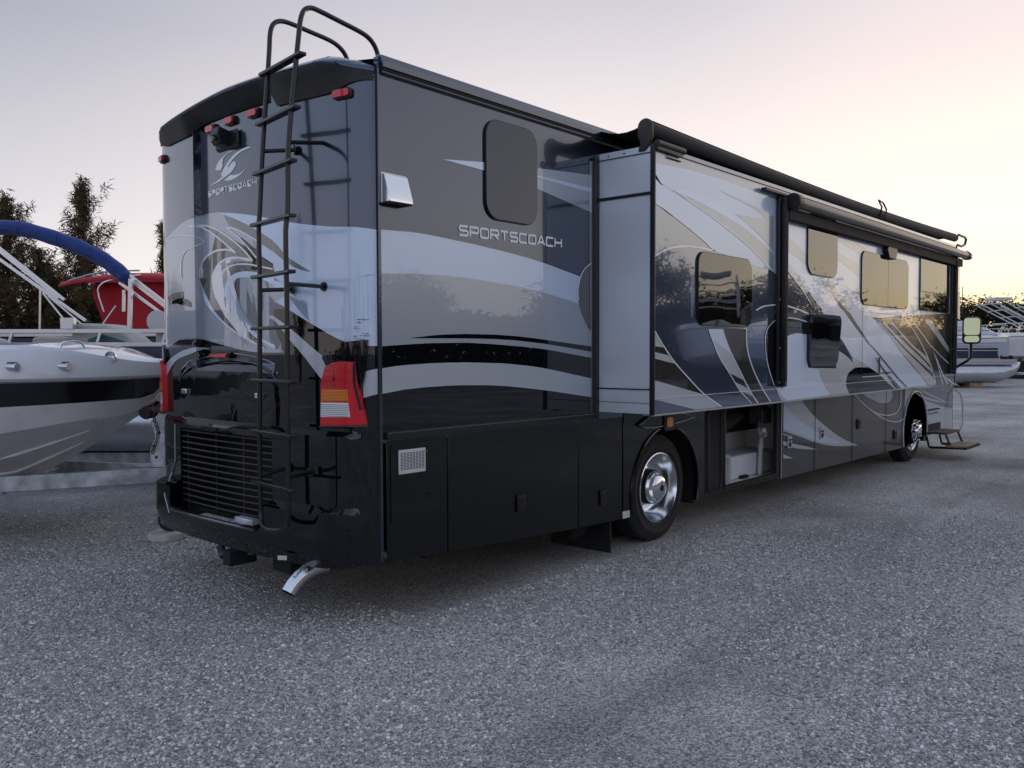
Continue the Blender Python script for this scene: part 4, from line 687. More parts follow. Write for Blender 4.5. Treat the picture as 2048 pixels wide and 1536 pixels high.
# awning pull loop hanging on the roller
MB().tube([(7.02, -.49, 3.16), (7.0, -.52, 3.28), (6.98, -.49, 3.36), (7.14, -.49, 3.345), (7.16, -.52, 3.27), (7.1, -.52, 3.16)], .010, 6).build('pull_loop', black_pl, top_o)

# ---- patio awning on the slide face
pa = MB().tube([(4.33, YS-.115, 2.985), (10.28, YS-.115, 2.985)], .052, 18).build('patio_awning_roller', mat('awning_roll', (.05, .047, .047), .5, coat=.6, coat_rough=.25), mh)
MB().tube([(4.28, YS-.115, 2.985), (4.38, YS-.115, 2.985)], [.075, .075], 14).build('awning_end_cap', black_pl, pa, bevel=.01)
MB().tube([(10.24, YS-.115, 2.985), (10.42, YS-.115, 2.985)], [.066, .05], 14).build('awning_end_cap', black_pl, pa, bevel=.01)
MB().box(3.86, 4.34, YS-.06, YS-.010, 3.032, 3.058).build('awning_rail_end', black_pl, pa, bevel=.004)
MB().box(4.32, 10.25, YS-.075, YS-.010, 2.828, 2.935).build('awning_case', dull_black, pa, bevel=.006)
MB().box(4.34, 10.2, YS-.020, YS-.009, 3.040, 3.055).build('awning_rail', alu, pa, bevel=.003)
MB().box(4.34, 10.2, YS-.024, YS-.020, 3.046, 3.0495).build('awning_rail_groove', dull_black, pa)
for xx in (4.185, 9.88):
    arm = MB().box(xx, xx+.125, YS-.040, YS-.008, 1.31, 3.03).build('awning_arm', black_pl, pa, bevel=.006)
    MB().box(xx+.035, xx+.09, YS-.085, YS-.0405, 1.31, 3.0).build('awning_inner_arm', ladder_m, pa, bevel=.006)
    MB().box(xx+.045, xx+.08, YS-.0885, YS-.0855, 1.36, 2.9).build('arm_slot', dull_black, pa)
    for zz in (1.35, 1.66, 2.1):
        MB().lathe([(.009, -.004), (.009, 0), (0, 0)][::-1], (xx+.018, YS-.041, zz), 'y', 8).build('bolt', alu, pa)

# ---- lower bay doors
def zb(x):
    k = [(0, .39), (.54, .367), (1.9, .304), (2.55, .282), (3.84, .272), (5.49, .272), (7.6, .258), (9.63, .250), (12, .26)]
    for (a, za), (b, zc) in zip(k, k[1:]):
        if x <= b: return za+(zc-za)*(x-a)/(b-a)
    return .26
bay_black = mat('bay_black', (.0034, .004, .0058), .4, coat=.9, coat_rough=.05, coat_ior=1.40, spec=.12, bump=(1.6, .002, 2), grime=(2.2, .12, (.018, .018, .02)))
bay_grey = mat('bay_charcoal', (.028, .028, .031), .4, coat=.8, coat_rough=.04, coat_ior=1.4, spec=.3, bump=WOB)
def latch(x, z, parent, m=black_pl, w=.085, h=.115):
    l = MB().prism(rrect(x-w/2, x+w/2, z-h/2, z+h/2, .012, 3), 'y', -.018, -.0085).build('latch', m, parent, bevel=.003)
    return MB().box(x-w*.3, x+w*.3, -.0195, -.0175, z-h*.38, z-h*.02).box(x-w*.34, x+w*.34, -.024, -.0175, z+h*.14, z+h*.26).box(x-.006, x+.006, -.022, -.0175, z+h*.02, z+h*.16).build('latch_pull', dull_black, parent)
def bay(x0, x1, m, zt=1.112, name='bay_door'):
    g = .0035
    return MB().prism([(x0+g, zb(x0)), (x1-g, zb(x1)), (x1-g, zt), (x0+g, zt)], 'y', -.001, .035).build(name, m, mh, bevel=.004)
d0 = bay(.035, .54, bay_black)
MB().prism(rrect(.068, .528, .610, 1.085, .03), 'y', -.008, -.001).build('access_hatch', bay_black, d0, bevel=.003)
vent = MB().box(.122, .335, -.020, -.008, .905, 1.050).build('vent_plate', white_pl, d0, bevel=.003)
for c_ in range(8):
    for r_ in range(12):
        MB().box(.132+c_*.0245, .150+c_*.0245, -.0212, -.0198, .930+r_*.0088, .934+r_*.0088).build('vent_slot', dull_black, d0) if r_ % 1 == 0 else None
MB().lathe([(.012, -.018), (.014, -.012), (.014, -.008)], (.362, 0, 1.022), 'y', 12).build('thumb_latch', alu, d0)
MB().lathe([(.009, -.013), (.010, -.008)], (.366, 0, .764), 'y', 12).build('lock_barrel', black_pl, d0)
d1 = bay(.54, 1.915, bay_black); latch(1.24, .585, d1)
d2 = bay(1.915, 2.50, bay_black); latch(2.22, .495, d2, w=.075)
# rear wheel-arch fender
def arch_panel(x0, x1, cx, cz, r, zt, m, name, y0=-.006, y1=.035, n=20):
    pts = [(x0, zt), (x0, zb(x0))]
    a0 = math.pi-math.asin(max(-1, min(1, (zb(x0)+.01-cz)/r))) if True else 0
    a1 = math.asin(max(-1, min(1, (zb(x1)+.01-cz)/r)))
    for i in range(n+1):
        a = a0+(a1-a0)*i/n; pts.append((cx+r*math.cos(a), cz+r*math.sin(a)))
    pts += [(x1, zb(x1)), (x1, zt)]
    o = MB().prism(pts, 'y', y0, y1).build(name, m, mh, bevel=.005)
    # arch lip
    lip = []
    for i in range(n+1):
        a = a0+(a1-a0)*i/n; lip.append((cx+(r+.004)*math.cos(a), y0-.004, cz+(r+.004)*math.sin(a)))
    MB().tube(lip, .013, 6).build('arch_lip', m, o)
    lin_ = MB(); rows_ = []
    for i in range(n+1):
        a = -.35+(math.pi+.7)*i/n; rows_.append([(cx+(r+.02)*math.cos(a), yy, cz+(r+.02)*math.sin(a)) for yy in (.034, .75)])
    MB().grid(rows_).build('arch_liner', dull_black, o)
    return o
f1 = arch_panel(2.507, 3.835, 3.165, .44, .545, 1.165, bay_black, 'rear_fender')
# teardrop moulding and marker lamp on the rear fender
tear = [(2.70, 1.030), (2.85, 1.085), (3.08, 1.115), (3.30, 1.105), (3.50, 1.07), (3.60, 1.045), (3.45, 1.025), (3.2, 1.005), (2.95, .995), (2.78, 1.005)]
MB().prism(tear, 'y', -.030, -.006).build('fender_teardrop', bay_black, f1, bevel=.01)
MB().tube([(x, -.031, z) for x, z in tear], .0055, 6, closed=True).build('teardrop_bead', alu, f1)
MB().prism(rrect(3.075, 3.245, .955, 1.105, .02), 'y', -.045, -.030).build('marker_bezel', black_pl, f1, bevel=.004)
MB().prism(rrect(3.10, 3.20, .985, 1.075, .02), 'y', -.056, -.044).build('marker_lens', amber_lens, f1, bevel=.006)
MB().box(2.50, 2.60, -.010, .0, .285, .345).build('chipped_corner', white_pl, f1, bevel=.01)
# open compartment
fr = MB()
fr.box(3.84, 4.225, -.001, .035, .285, 1.112).box(5.385, 5.490, -.001, .035, .285, 1.112).box(4.225, 5.385, -.001, .035, .285, .345).box(4.225, 5.385, -.001, .035, 1.085, 1.112)
bayf = fr.build('bay_frame', dull_black, mh, bevel=.006)
MB().tube([(x, -.006, z) for x, z in rrect(3.90, 4.16, .33, 1.09, .05)], .012, 6, closed=True).build('bay_seal', black_pl, bayf)
MB().tube([(x, -.006, z) for x, z in rrect(4.215, 5.395, .335, 1.095, .05)], .016, 6, closed=True).build('bay_seal', black_pl, bayf)
MB().box(5.478, 5.496, -.016, .03, .275, 1.14).build('bay_edge_strip', alu, bayf)
liner = mat('compartment_liner', (.80, .78, .74), .6, grime=(3, .35, (.5, .46, .4)))
cz0, cz1 = .30, 1.13
MB().box(4.0, 6.0, .62, .64, cz0, cz1).box(5.98, 6.0, .04, .62, cz0, cz1).box(3.98, 4.0, .04, .64, cz0, cz1).box(4.0, 5.98, .04, .62, cz0-.02, cz0).box(4.0, 5.98, .04, .62, cz1, cz1+.02).build('compartment', liner, mh)
tank = MB().box(4.3, 5.92, .24, .58, .301, .545).build('storage_tank', mat('tank_white', (.80, .83, .88), .45, grime=(5, .25, (.5, .5, .48))), mh, bevel=.02)
MB().tube([(4.2, .20, .575), (4.68, .20, .575), (4.72, .20, .555), (4.72, .20, .31)], .022, 10).build('drain_pipe', white_pl, tank)
MB().tube([(5.42, .20, .31), (5.44, .20, .60), (5.46, .20, .70)], .024, 10).build('drain_pipe', white_pl, tank)
MB().tube([(5.44, .20, .59), (5.445, .20, .64)], .034, 10).build('pipe_coupling', white_pl, tank)
MB().lathe([(.03, -.05), (.04, -.03), (.04, .03), (.03, .05)], (5.47, .18, .76), 'z', 12).build('valve_body', clear_lens, tank)
MB().box(5.36, 5.58, .14, .30, .86, 1.02).build('pump', mat('pump_grey', (.05, .05, .055), .5), tank, bevel=.012)
MB().tube([(5.18, .19, 1.12), (5.19, .17, 1.06), (5.31, .14, 1.05), (5.45, .14, 1.04), (5.51, .15, .99)], .016, 8).build('hose', dull_black, tank)
MB().tube([(5.35, .18, .88), (5.27, .15, .82), (5.29, .14, .74), (5.39, .15, .72), (5.47, .17, .78)], .011, 8).build('hose', mat('clear_hose', (.35, .30, .25), .4), tank)
MB().tube([(5.23, .17, 1.10), (5.25, .14, .95), (5.23, .13, .84)], .010, 8).build('hose', dull_black, tank)
rows = [[(4.0, .32, .98), (4.55, .30, 1.0), (5.2, .34, .985)], [(4.0, .18, .90), (4.55, .16, .93), (5.18, .22, .97)], [(4.0, .20, .78), (4.55, .18, .75), (4.95, .28, .84)], [(4.0, .33, .72), (4.55, .33, .70), (4.8, .38, .80)]]
o = MB().grid(rows).build('folded_hose_bag', mat('bag_dark', (.018, .014, .015), .8), tank)
o.modifiers.new('sub', 'SUBSURF').levels = 2; o.modifiers['sub'].render_levels = 2
MB().box(5.02, 5.16, .20, .41, .305, .335).build('tank_bracket', dull_black, tank)
# front bays
for i, (a, b, lx, lz) in enumerate(((5.50, 6.408, 5.70, .648), (6.408, 7.595, 6.60, .680), (7.595, 8.854, 7.81, .705), (8.854, 9.64, 9.24, .467))):
    d = bay(a, b, bay_grey, 1.165)
    latch(lx, lz, d, (P['pewter_l'], P['pewter_l'], black_pl, black_pl)[i], w=.11, h=.13)
    MB().box(b-.0035, b+.0035, -.0115, -.0095, zb(b), 1.165).build('door_gap', dull_black, d)
f2 = arch_panel(9.64, 10.72, 10.16, .46, .575, 1.165, P['pewter_l'], 'front_fender')
MB().box(9.90, 10.55, -.10, -.006, 1.075, 1.130).build('docking_lamp', mat('lamp_cream', (.75, .70, .55), .25, coat=1), mh, bevel=.02, seg=3)
door = MB().box(10.725, 11.50, -.001, .035, .50, 1.165).build('entry_door', P['pewter_l'], mh, bevel=.004)
MB().box(10.80, 11.35, -.028, -.003, .715, .735).build('door_grab_bar', dull_black, door, bevel=.004)
MB().box(10.80, 11.35, -.012, -.003, .66, .668).build('door_seam', dull_black, door)
MB().box(10.72, 11.46, -.004, .04, .34, .495).build('step_well', dull_black, mh)
MB().box(11.505, 12.18, -.001, .035, .32, 1.165).build('front_corner_panel', P['pewter_l'], mh, bevel=.004)
MB().box(10.728, 12.18, -.0035, -.0012, .90, 1.166).build('corner_band', P['char'], mh)
MB().box(11.95, 12.03, -.02, -.003, 1.06, 1.13).build('front_marker_lens', amber_lens, mh, bevel=.005)
MB().box(10.85, 11.02, -.012, -.003, 1.08, 1.10).box(10.85, 11.02, -.012, -.003, 1.125, 1.145).build('small_emblem', chrome, mh)
MB().tube([(12.2, -.03, 1.0), (12.24, -.10, .92), (12.28, -.13, .75), (12.28, -.13, .45), (12.26, -.11, .33)], .011, 6).build('shore_cord', mat('cord_white', (.5, .5, .48), .6), mh)
# folding entry steps
stp = MB().box(10.66, 11.42, -.31, -.03, .375, .405).build('entry_step', grip, mh, bevel=.006)
MB().box(10.60, 11.38, -.58, -.30, .195, .225).build('lower_tread', wood, stp, bevel=.006)
MB().box(10.585, 11.395, -.595, -.57, .175, .21).box(10.60, 11.38, -.57, -.31, .178, .1945).build('tread_edge', dull_black, stp)
for xx in (10.68, 11.36):
    MB().bar((xx, -.29, .37), (xx, -.36, .20), .02, .05, (1, 0, 0)).bar((xx, -.06, .17), (xx, -.56, .185), .02, .035).bar((xx, -.02, .34), (xx, -.06, .17), .02, .04, (1, 0, 0)).build('step_arm', dull_black, stp)
# mirror on a bent arm
mir = MB().tube([(12.15, .02, 1.30), (12.06, -.10, 1.38), (12.0, -.25, 1.47), (12.02, -.30, 1.52), (12.02, -.30, 1.76)], .022, 8).build('mirror_arm', black_pl, mh)
MB().prism(rrect(-.435, -.165, 1.74, 2.18, .07), 'x', 11.99, 12.10).build('mirror_housing', black_pl, mir, bevel=.02, seg=3)
mg = mat('mirror_glass', (.46, .50, .32), .04, 1.0)
MB().prism(rrect(-.415, -.185, 1.88, 2.155, .05), 'x', 11.984, 11.991).build('mirror_glass', mg, mir)
MB().prism(rrect(-.405, -.195, 1.765, 1.865, .04), 'x', 11.984, 11.991).build('convex_glass', mg, mir)

_c = Vector((12.04, -.30, 1.95)); _rot = Matrix.Translation(_c) @ Matrix.Rotation(R(15), 4, 'Z') @ Matrix.Rotation(R(4), 4, 'Y') @ Matrix.Translation(-_c)
for ch in mir.children: ch.data.transform(_rot)

# ---- underbody
ub = MB()
ub.box(.12, 2.45, .06, BW-.06, .48, 1.10).box(3.9, 9.55, 1.0, BW-.06, .42, 1.10).box(6.35, 9.55, .05, 1.0, .40, 1.10).box(10.85, 11.7, .12, BW-.06, .40, 1.10).box(2.4, 11.0, .5, BW-.4, .75, 1.10)
ub.build('chassis', dull_black, mh)
MB().box(.3, 2.3, .7, .95, .30, .48).box(.3, 2.3, 1.55, 1.8, .30, .48).build('frame_rail', dull_black, mh)
MB().tube([(2.9, .6, .46), (2.9, 2.0, .46)], .11, 12).tube([(10.1, .3, .46), (10.1, 2.2, .46)], .07, 12).build('axle', dull_black, mh)
MB().tube([(.7, .42, .33), (1.5, .42, .33)], .10, 12).build('silencer', rust, mh)
MB().box(-.18, .9, .96, 1.44, .34, .44).build('hitch_beam', dull_black, mh, bevel=.01)
MB().box(-.30, -.10, 1.16, 1.25, .24, .34).build('hitch_receiver', dull_black, mh, bevel=.006)
MB().tube([(-.20, 1.45, .31), (-.22, 1.38, .27), (-.20, 1.32, .29)], .03, 8).tube([(-.22, 1.0, .37), (-.24, 1.0, .33)], .03, 8).build('trailer_socket', black_pl, mh)
MB().box(-.12, .3, .75, .95, .22, .40).build('hanger_bracket', dull_black, mh, bevel=.01)
ex = MB().tube([(.7, .44, .30), (.25, .43, .315), (.02, .43, .325), (-.12, .43, .335)], [.044, .044, .044, .045], 16).build('exhaust_pipe', rust, mh)
ang = [0, 10, 22, 34, 46, 56]
pth = [(-.08, .43, .335)]+[(-.13-.27*math.sin(R(a)), .43, .335-.27*(1-math.cos(R(a)))) for a in ang]
MB().tube(pth, [.047]*len(pth), 20, cap=False).build('exhaust_tip', chrome, ex)
inner = [Vector(p) for p in pth]
MB().tube(pth[1:], [.043]*(len(pth)-1), 20, cap=False).build('exhaust_bore', dull_black, ex)
MB().box(2.36, 2.375, .02, .62, .03, .42).build('mud_flap', mat('mud_flap_rubber', (.008, .009, .012), .6), mh)
MB().lathe([(.0, -.10), (.09, -.10), (.11, 0), (.09, .1), (0, .1)], (2.15, .25, .25), 'x', 14).build('air_spring', dull_black, mh)
MB().prism([(-.30, .45), (-.29, .52), (-.21, .52), (-.22, .45)], 'y', 0, .001)

# ---- wheels
def wheel(cx, cy, name, rearw):
    Rr, rr, w = .462, .300, .26
    e = bpy.data.objects.new(name, None); link(e, mh)
    tp = [(rr, .03), (rr+.012, .012), (rr+.05, .0), (rr+.10, .004), (Rr-.035, .022), (Rr-.012, .035), (Rr-.002, .05)]
    for k in range(4):
        a = .055+k*.042
        tp += [(Rr, a), (Rr, a+.028), (Rr-.012, a+.031), (Rr-.012, a+.039)]
    tp += [(Rr, w-.05), (Rr-.012, w-.035), (Rr-.06, w-.01), (rr, w-.03)]
    MB().lathe(tp, (cx, cy, Rr), 'y', 56).build('tyre', rubber, e, angle=25)
    # lettering-like raised ribs on the sidewall
    rb = MB()
    for q in (.335, .39): rb.tube([(cx+q*math.cos(2*math.pi*i/56), cy+.0015, Rr+q*math.sin(2*math.pi*i/56)) for i in range(56)], .0035, 4, closed=True)
    rb.build('sidewall_rib', rubber, e)
    if rearw:
        rp = [(.306, .035), (.303, .008), (.294, .004), (.288, .014), (.284, .03), (.268, .06), (.262, .10), (.240, .135), (.225, .150), (.20, .145), (.165, .125), (.15, .125)]
        MB().lathe(rp, (cx, cy, Rr), 'y', 48).build('rim', chrome, e, angle=50)
        MB().lathe([(.15, .15), (.14, .05), (.128, .035), (.118, .035), (.112, .005), (.09, -.012), (.05, -.022), (0, -.024)], (cx, cy, Rr), 'y', 32).build('hub_cap', chrome, e, angle=30)
        MB().lathe([(.146, .06), (.150, .10), (.151, .15)], (cx, cy, Rr), 'y', 32).build('hub_drum', dull_black, e)
        for k in range(6):
            a = 2*math.pi*k/6+.3
            MB().lathe([(0, -.003), (.020, -.003), (.024, .0), (.024, .01)], (cx+.205*math.cos(a), cy+.148, Rr+.205*math.sin(a)), 'y', 14).build('hand_hole', dull_black, e)
        MB().lathe([(0, -.0262), (.03, -.0255), (.03, -.02)], (cx, cy, Rr), 'y', 16).build('hub_emblem', dull_black, e)
    else:
        rp = [(.306, .03), (.302, .005), (.292, .0), (.284, .012), (.272, .03), (.255, .030), (.225, .012), (.195, -.012), (.175, -.028), (.115, -.030), (.105, -.034)]
        MB().lathe(rp, (cx, cy, Rr), 'y', 48).build('rim', chrome, e, angle=50)
        MB().lathe([(.105, -.03), (.100, -.075), (.085, -.11), (.05, -.125), (0, -.127)], (cx, cy, Rr), 'y', 28).build('hub_cap', chrome, e, angle=40)
        for k in range(10):
            a = 2*math.pi*k/10
            MB().lathe([(.022, -.028), (.022, -.040), (.016, -.043), (.015, -.090), (.008, -.098), (0, -.098)], (cx+.143*math.cos(a), cy, Rr+.143*math.sin(a)), 'y', 10).build('lug_nut', chrome, e)
            a += math.pi/10
            MB().lathe([(0, -.004), (.022, -.003), (.026, .004)], (cx+.236*math.cos(a), cy+.015, Rr+.236*math.sin(a)), 'y', 12).build('hand_hole', dull_black, e)
    return e
wheel(3.11, .025, 'rear_wheel', True)
wheel(10.12, .025, 'front_wheel', False)
for cx in (3.11, 10.12):
    e = bpy.data.objects.new('far_side_wheel', None); link(e, mh)
    MB().lathe([(0, .02), (.3, .02), (.36, 0), (.45, .03), (.462, .05), (.462, .2), (.45, .23), (.3, .25), (0, .25)], (cx, BW-.28, .462), 'y', 32).build('tyre', rubber, e)
e = MB().lathe([(.2, 0), (.45, .03), (.462, .05), (.462, .2), (.45, .23), (.2, .25)], (3.11, .32, .462), 'y', 32).build('inner_dual_tyre', rubber, mh)
e = MB().lathe([(.2, 0), (.45, .03), (.462, .05), (.462, .2), (.45, .23), (.2, .25)], (3.11, BW-.57, .462), 'y', 32).build('inner_dual_tyre', rubber, mh)

# ---- things on the main wall
vc = MB().prism([(-.004, 2.498), (-.004, 2.665), (-.022, 2.665), (-.030, 2.655), (-.075, 2.52), (-.075, 2.498)], 'x', .016, .196).build('range_vent_cover', chrome, mh, bevel=.003)
MB().box(.012, .200, -.006, -.0035, 2.492, 2.672).build('vent_flange', alu, vc)
MB().box(.020, .192, -.070, -.006, 2.490, 2.4985).build('vent_underside', dull_black, vc)

# ---- tail lamps
lampR = [(.332, 1.198), (.325, 1.444), (.292, 1.542), (.23, 1.572), (.168, 1.580), (.089, 1.575), (.078, 1.442), (.037, 1.215)]
hood = [(.335, 1.60), (.27, 1.665), (.18, 1.69), (.075, 1.70), (.030, 1.705), (.045, 1.50), (.06, 1.42), (.085, 1.46), (.086, 1.58), (.168, 1.588), (.24, 1.58), (.300, 1.55)]
amb = [(.318, 1.347), (.316, 1.412), (.124, 1.415), (.120, 1.350)]
clr = [(.326, 1.252), (.322, 1.336), (.119, 1.340), (.110, 1.258)]
for side in (0, 1):
    mir_ = (lambda pg: [(BW-.02-(y-.03)*.50, z) for y, z in pg][::-1]) if side else (lambda pg: pg)
    lens = rear_patch(mir_(lampR), .0, 'tail_lamp', red_lens, mh, .042)
    bv = lens.modifiers.new('bevel', 'BEVEL'); bv.width = .008; bv.segments = 2; bv.limit_method = 'ANGLE'; bv.angle_limit = R(40)
    rear_patch(mir_(hood), .0, 'lamp_hood', P['black'], lens, .022)
    rear_patch(mir_(amb), .040, 'amber_lens', amber_lens, lens, .0045)
    rear_patch(mir_(clr), .040, 'reversing_lens', clear_lens, lens, .0045)
    for k in range(7):
        z0 = 1.352+k*.0088
        rear_patch(mir_([(.316, z0), (.316, z0+.0028), (.123, z0+.0032), (.121, z0+.0004)]), .0445, 'lens_rib', mat('amber_rib', (.30, .07, .005), .3), lens, .0015)
        z0 = 1.258+k*.011
        rear_patch(mir_([(.324, z0), (.323, z0+.003), (.117, z0+.0035), (.116, z0+.0005)]), .0445, 'lens_rib', mat('clear_rib', (.16, .17, .19), .3), lens, .0015)
    for k in range(11):
        z0 = 1.430+k*.0125; yl = .318 if z0 < 1.45 else .318-(z0-1.45)*.30
        rear_patch(mir_([(yl, z0), (yl, z0+.0022), (.088, z0+.0026), (.087, z0+.0004)]), .041, 'lens_rib', mat('red_rib', (.26, .004, .010), .25), lens, .0016)
    rear_patch(mir_([(.094, 1.46), (.094, 1.570), (.0825, 1.572), (.0785, 1.444), (.052, 1.30), (.066, 1.30)]), .041, 'smoked_edge', mat('smoked_lens', (.03, .004, .006), .15, coat=.6), lens, .0025)
    rear_patch(mir_([(.235, 1.432), (.215, 1.53), (.200, 1.432)]), .0405, 'lamp_reflector', mat('deep_red_lens', (.34, .004, .008), .08, coat=1), lens, .0030)
    rear_patch(mir_([(.34, 1.190), (.34, 1.197), (.034, 1.212), (.034, 1.205)]), .0, 'lamp_lip', P['slate'], lens, .046)
# clearance lamps, camera, brake lamp
for y, z, w in ((.165, 3.118, .11), (1.046, 3.165, .10), (1.323, 3.165, .10), (1.575, 3.155, .10), (2.29, 3.06, .07)):
    c = rear_patch(rrect(y-w/2-.012, y+w/2+.012, z-.029, z+.029, .018, 3), .0, 'clearance_lamp', black_pl, mh, .018)
    rear_patch(rrect(y-w/2, y+w/2, z-.021, z+.019, .014, 3), .017, 'clearance_lens', red_lens, c, .016)
x0 = -.145
cmo = MB().prism([(x0, 3.09), (x0-.10, 3.115), (x0-.115, 3.06), (x0-.09, 3.00), (x0-.02, 2.99), (x0, 3.02)], 'y', 1.31, 1.41).build('rear_camera', black_pl, mh, bevel=.008)
MB().prism([(x0, 3.08), (x0-.02, 3.10), (x0-.02, 3.0), (x0, 2.98)], 'y', 1.22, 1.50).build('camera_mount', black_pl, cmo, bevel=.006)
MB().lathe([(0, -.012), (.022, -.010), (.026, 0)], (x0-.118, 1.36, 3.03), 'x', 14).build('camera_lens', glass_dk, cmo)
br = rear_patch([(1.60, 1.598), (1.63, 1.625), (1.33, 1.632), (1.36, 1.592)], 0, 'high_brake_lamp', black_pl, mh, .03)
rear_patch([(1.575, 1.602), (1.60, 1.620), (1.36, 1.626), (1.385, 1.600)], .029, 'brake_lens', red_lens, br, .010)

# ---- engine door and arch mouldings
dt = [(2.02, 1.135), (2.035, 1.40), (1.98, 1.455), (1.85, 1.50), (1.70, 1.525), (1.50, 1.545), (1.30, 1.548), (1.10, 1.53), (.95, 1.505), (.85, 1.475), (.78, 1.42), (.765, 1.30), (.77, 1.165), (.80, 1.16), (1.26, 1.135)]
ed = rear_patch(dt, .002, 'engine_door', P['black'], mh, .016)
for off, rad in ((.02, .010), (.065, .008)):
    pth = []
    arc = [(2.05, 1.36), (2.0, 1.445), (1.86, 1.505), (1.70, 1.535), (1.50, 1.555), (1.30, 1.558), (1.10, 1.54), (.94, 1.515), (.83, 1.485), (.755, 1.43)]
    for y, z in arc:
        p = Vector((rear_x(y, z+off), y, z+off))+rear_n(y, z+off)*.004; pth.append(p)
    MB().tube(pth, rad, 8).build('arch_bead', P['slate'] if off > .03 else P['black'], ed)
sh = rear_patch([(1.98, 1.53), (1.86, 1.575), (1.62, 1.588), (1.36, 1.588), (1.10, 1.585), (.80, 1.55), (.80, 1.49), (.95, 1.535), (1.1, 1.56), (1.30, 1.575), (1.50, 1.572), (1.70, 1.555), (1.86, 1.525)], .002, 'arch_shelf', P['navy'], mh, .006)  # navy colour stands in for sky reflected in the glossy black shelf
for y in (.92, 1.90):
    MB().box(rear_x(y, 1.36)-.040, rear_x(y, 1.36)-.012, y-.035, y+.035, 1.34, 1.375).build('door_clasp', chrome, ed, bevel=.004)
MB().tube([Vector((rear_x(y, 1.335)-.020, y, 1.335)) for y in (1.05, 1.25, 1.45, 1.65, 1.80)], .0035, 6).build('pull_cable', dull_black, ed)

# ---- radiator grille
gr = MB().box(.10, .12, GY0-.04, GY1+.04, .50, 1.15).box(-.12, .12, GY0-.05, GY0-.02, .50, 1.15).box(-.12, .12, GY1+.02, GY1+.05, .50, 1.15).box(-.12, .12, GY0-.05, GY1+.05, 1.12, 1.15).box(-.14, .12, GY0-.05, GY1+.05, .50, .53).build('radiator_grille', dull_black, mh)
for k in range(13):
    z = .585+k*.0415
    rowp = []
    for i in range(13):
        y = GY0+.01+(GY1-GY0-.02)*i/12; t = min(y-GY0, GY1-y)
        rowp.append((rear_x(y, .9)-.02*0+.012, y, z-.03*((y-1.35)/.6)**2*0))
    MB().tube(rowp, .0065, 6).build('grille_slat', mat('slat_grey', (.028, .026, .027), .5, bump=(40, .0006)), gr)
for y in (1.10, 1.44, 1.86):
    MB().tube([(rear_x(y, .9)+.024, y, .53), (rear_x(y, .9)+.024, y, 1.12)], .006, 6).build('grille_stay', rust if y == 1.10 else dull_black, gr)
for y0, y1 in ((1.12, 1.125), (1.13, 1.16)):
    MB().box(.02, .06, y0, y1, .55, 1.1).build('radiator_pipe', rust, gr)
# bumper tray below the grille with a bright lip
pl = []
for i in range(13):
    y = GY0+.05+(GY1-GY0-.1)*i/12; pl.append((rear_x(y, .6)-.012, y, .535-.0*i))
MB().tube(pl, .010, 6).build('bumper_lip', P['slate'], gr)
MB().box(rear_x(1.0, .6)-.03, rear_x(1.0, .6)+.03, .80, 1.00, .565, .60).build('hitch_pin_bracket', galv, gr, bevel=.006)
# bright seam on the far corner of the rear cap
sp = [(2.02, 1.12), (2.03, .95), (2.03, .85), (2.10, .76), (2.03, .62), (1.95, .50)]
MB().tube([Vector((rear_x(y, z), y, z))+rear_n(y, z)*.004 for y, z in sp], .0045, 6).build('corner_bead', P['pewter'], mh)
rear_patch([(.60, .378), (.60, .405), (.515, .415), (.515, .388)], .002, 'registration_sticker', sticker_m, mh)
# upward-facing bumper pockets
for z0, z1, y0, y1 in ((1.150, 1.168, .16, .76), (.705, .722, .14, .72)):
    pass

# scuffs on the corner paint
srng = random.Random(11)
for k in range(16):
    y0 = srng.uniform(.02, .13); z0 = 1.70+srng.uniform(0, .12); w_ = srng.uniform(.008, .035); h_ = srng.uniform(.0008, .0025)
    rear_patch([(y0, z0), (y0, z0+h_), (y0+w_, z0+h_+srng.uniform(-.002, .004)), (y0+w_, z0)], .0072, 'scuff_mark', P['slate'] if k % 3 else dull_black, rear)
# ---- ladder
lad = bpy.data.objects.new('ladder', None); link(lad, mh)
LA = .43
railR = [(-.445, .30, .645), (-.46, .262, .68), (-.465, .25, .74), (-.465, .25, 1.2), (-.46, .25, 1.92), (-.463, .25, 2.30), (-.45, .25, 2.42), (-.44, .25, 2.76), (-.395, .25, 3.15), (-.36, .25, 3.42), (-.348, .25, 3.50), (-.325, .25, 3.555), (-.28, .25, 3.583), (-.22, .25, 3.583), (-.08, .25, 3.566), (.08, .25, 3.545), (.145, .25, 3.525), (.19, .25, 3.485), (.212, .25, 3.43), (.215, .25, 3.34)]
railL = [(-.43, .57, .605), (-.415, .608, .64), (-.41, .62, .70), (-.41, .62, 1.17), (-.395, .62, 2.06), (-.398, .62, 2.36), (-.39, .62, 2.46), (-.365, .62, 2.83), (-.33, .62, 3.2), (-.31, .62, 3.43), (-.302, .62, 3.53), (-.28, .62, 3.585), (-.235, .62, 3.615), (-.17, .62, 3.622), (-.03, .62, 3.612), (.13, .62, 3.598), (.20, .62, 3.578), (.25, .62, 3.54), (.275, .62, 3.48), (.28, .62, 3.37)]
def smooth_path(p, n=3):
    V = [Vector(q) for q in p]; out = []
    for i in range(len(V)-1):
        a = V[max(0, i-1)]; b = V[i]; c = V[i+1]; d = V[min(len(V)-1, i+2)]
        for k in range(n):
            t = k/n; L_ = (c-b).length
            t1 = (c-a)/max(1e-6, (c-b).length+(b-a).length)*L_; t2 = (d-b)/max(1e-6, (d-c).length+(c-b).length)*L_
            out.append(b*(2*t**3-3*t*t+1)+t1*(t**3-2*t*t+t)+c*(-2*t**3+3*t*t)+t2*(t**3-t*t))
    out.append(V[-1]); return out
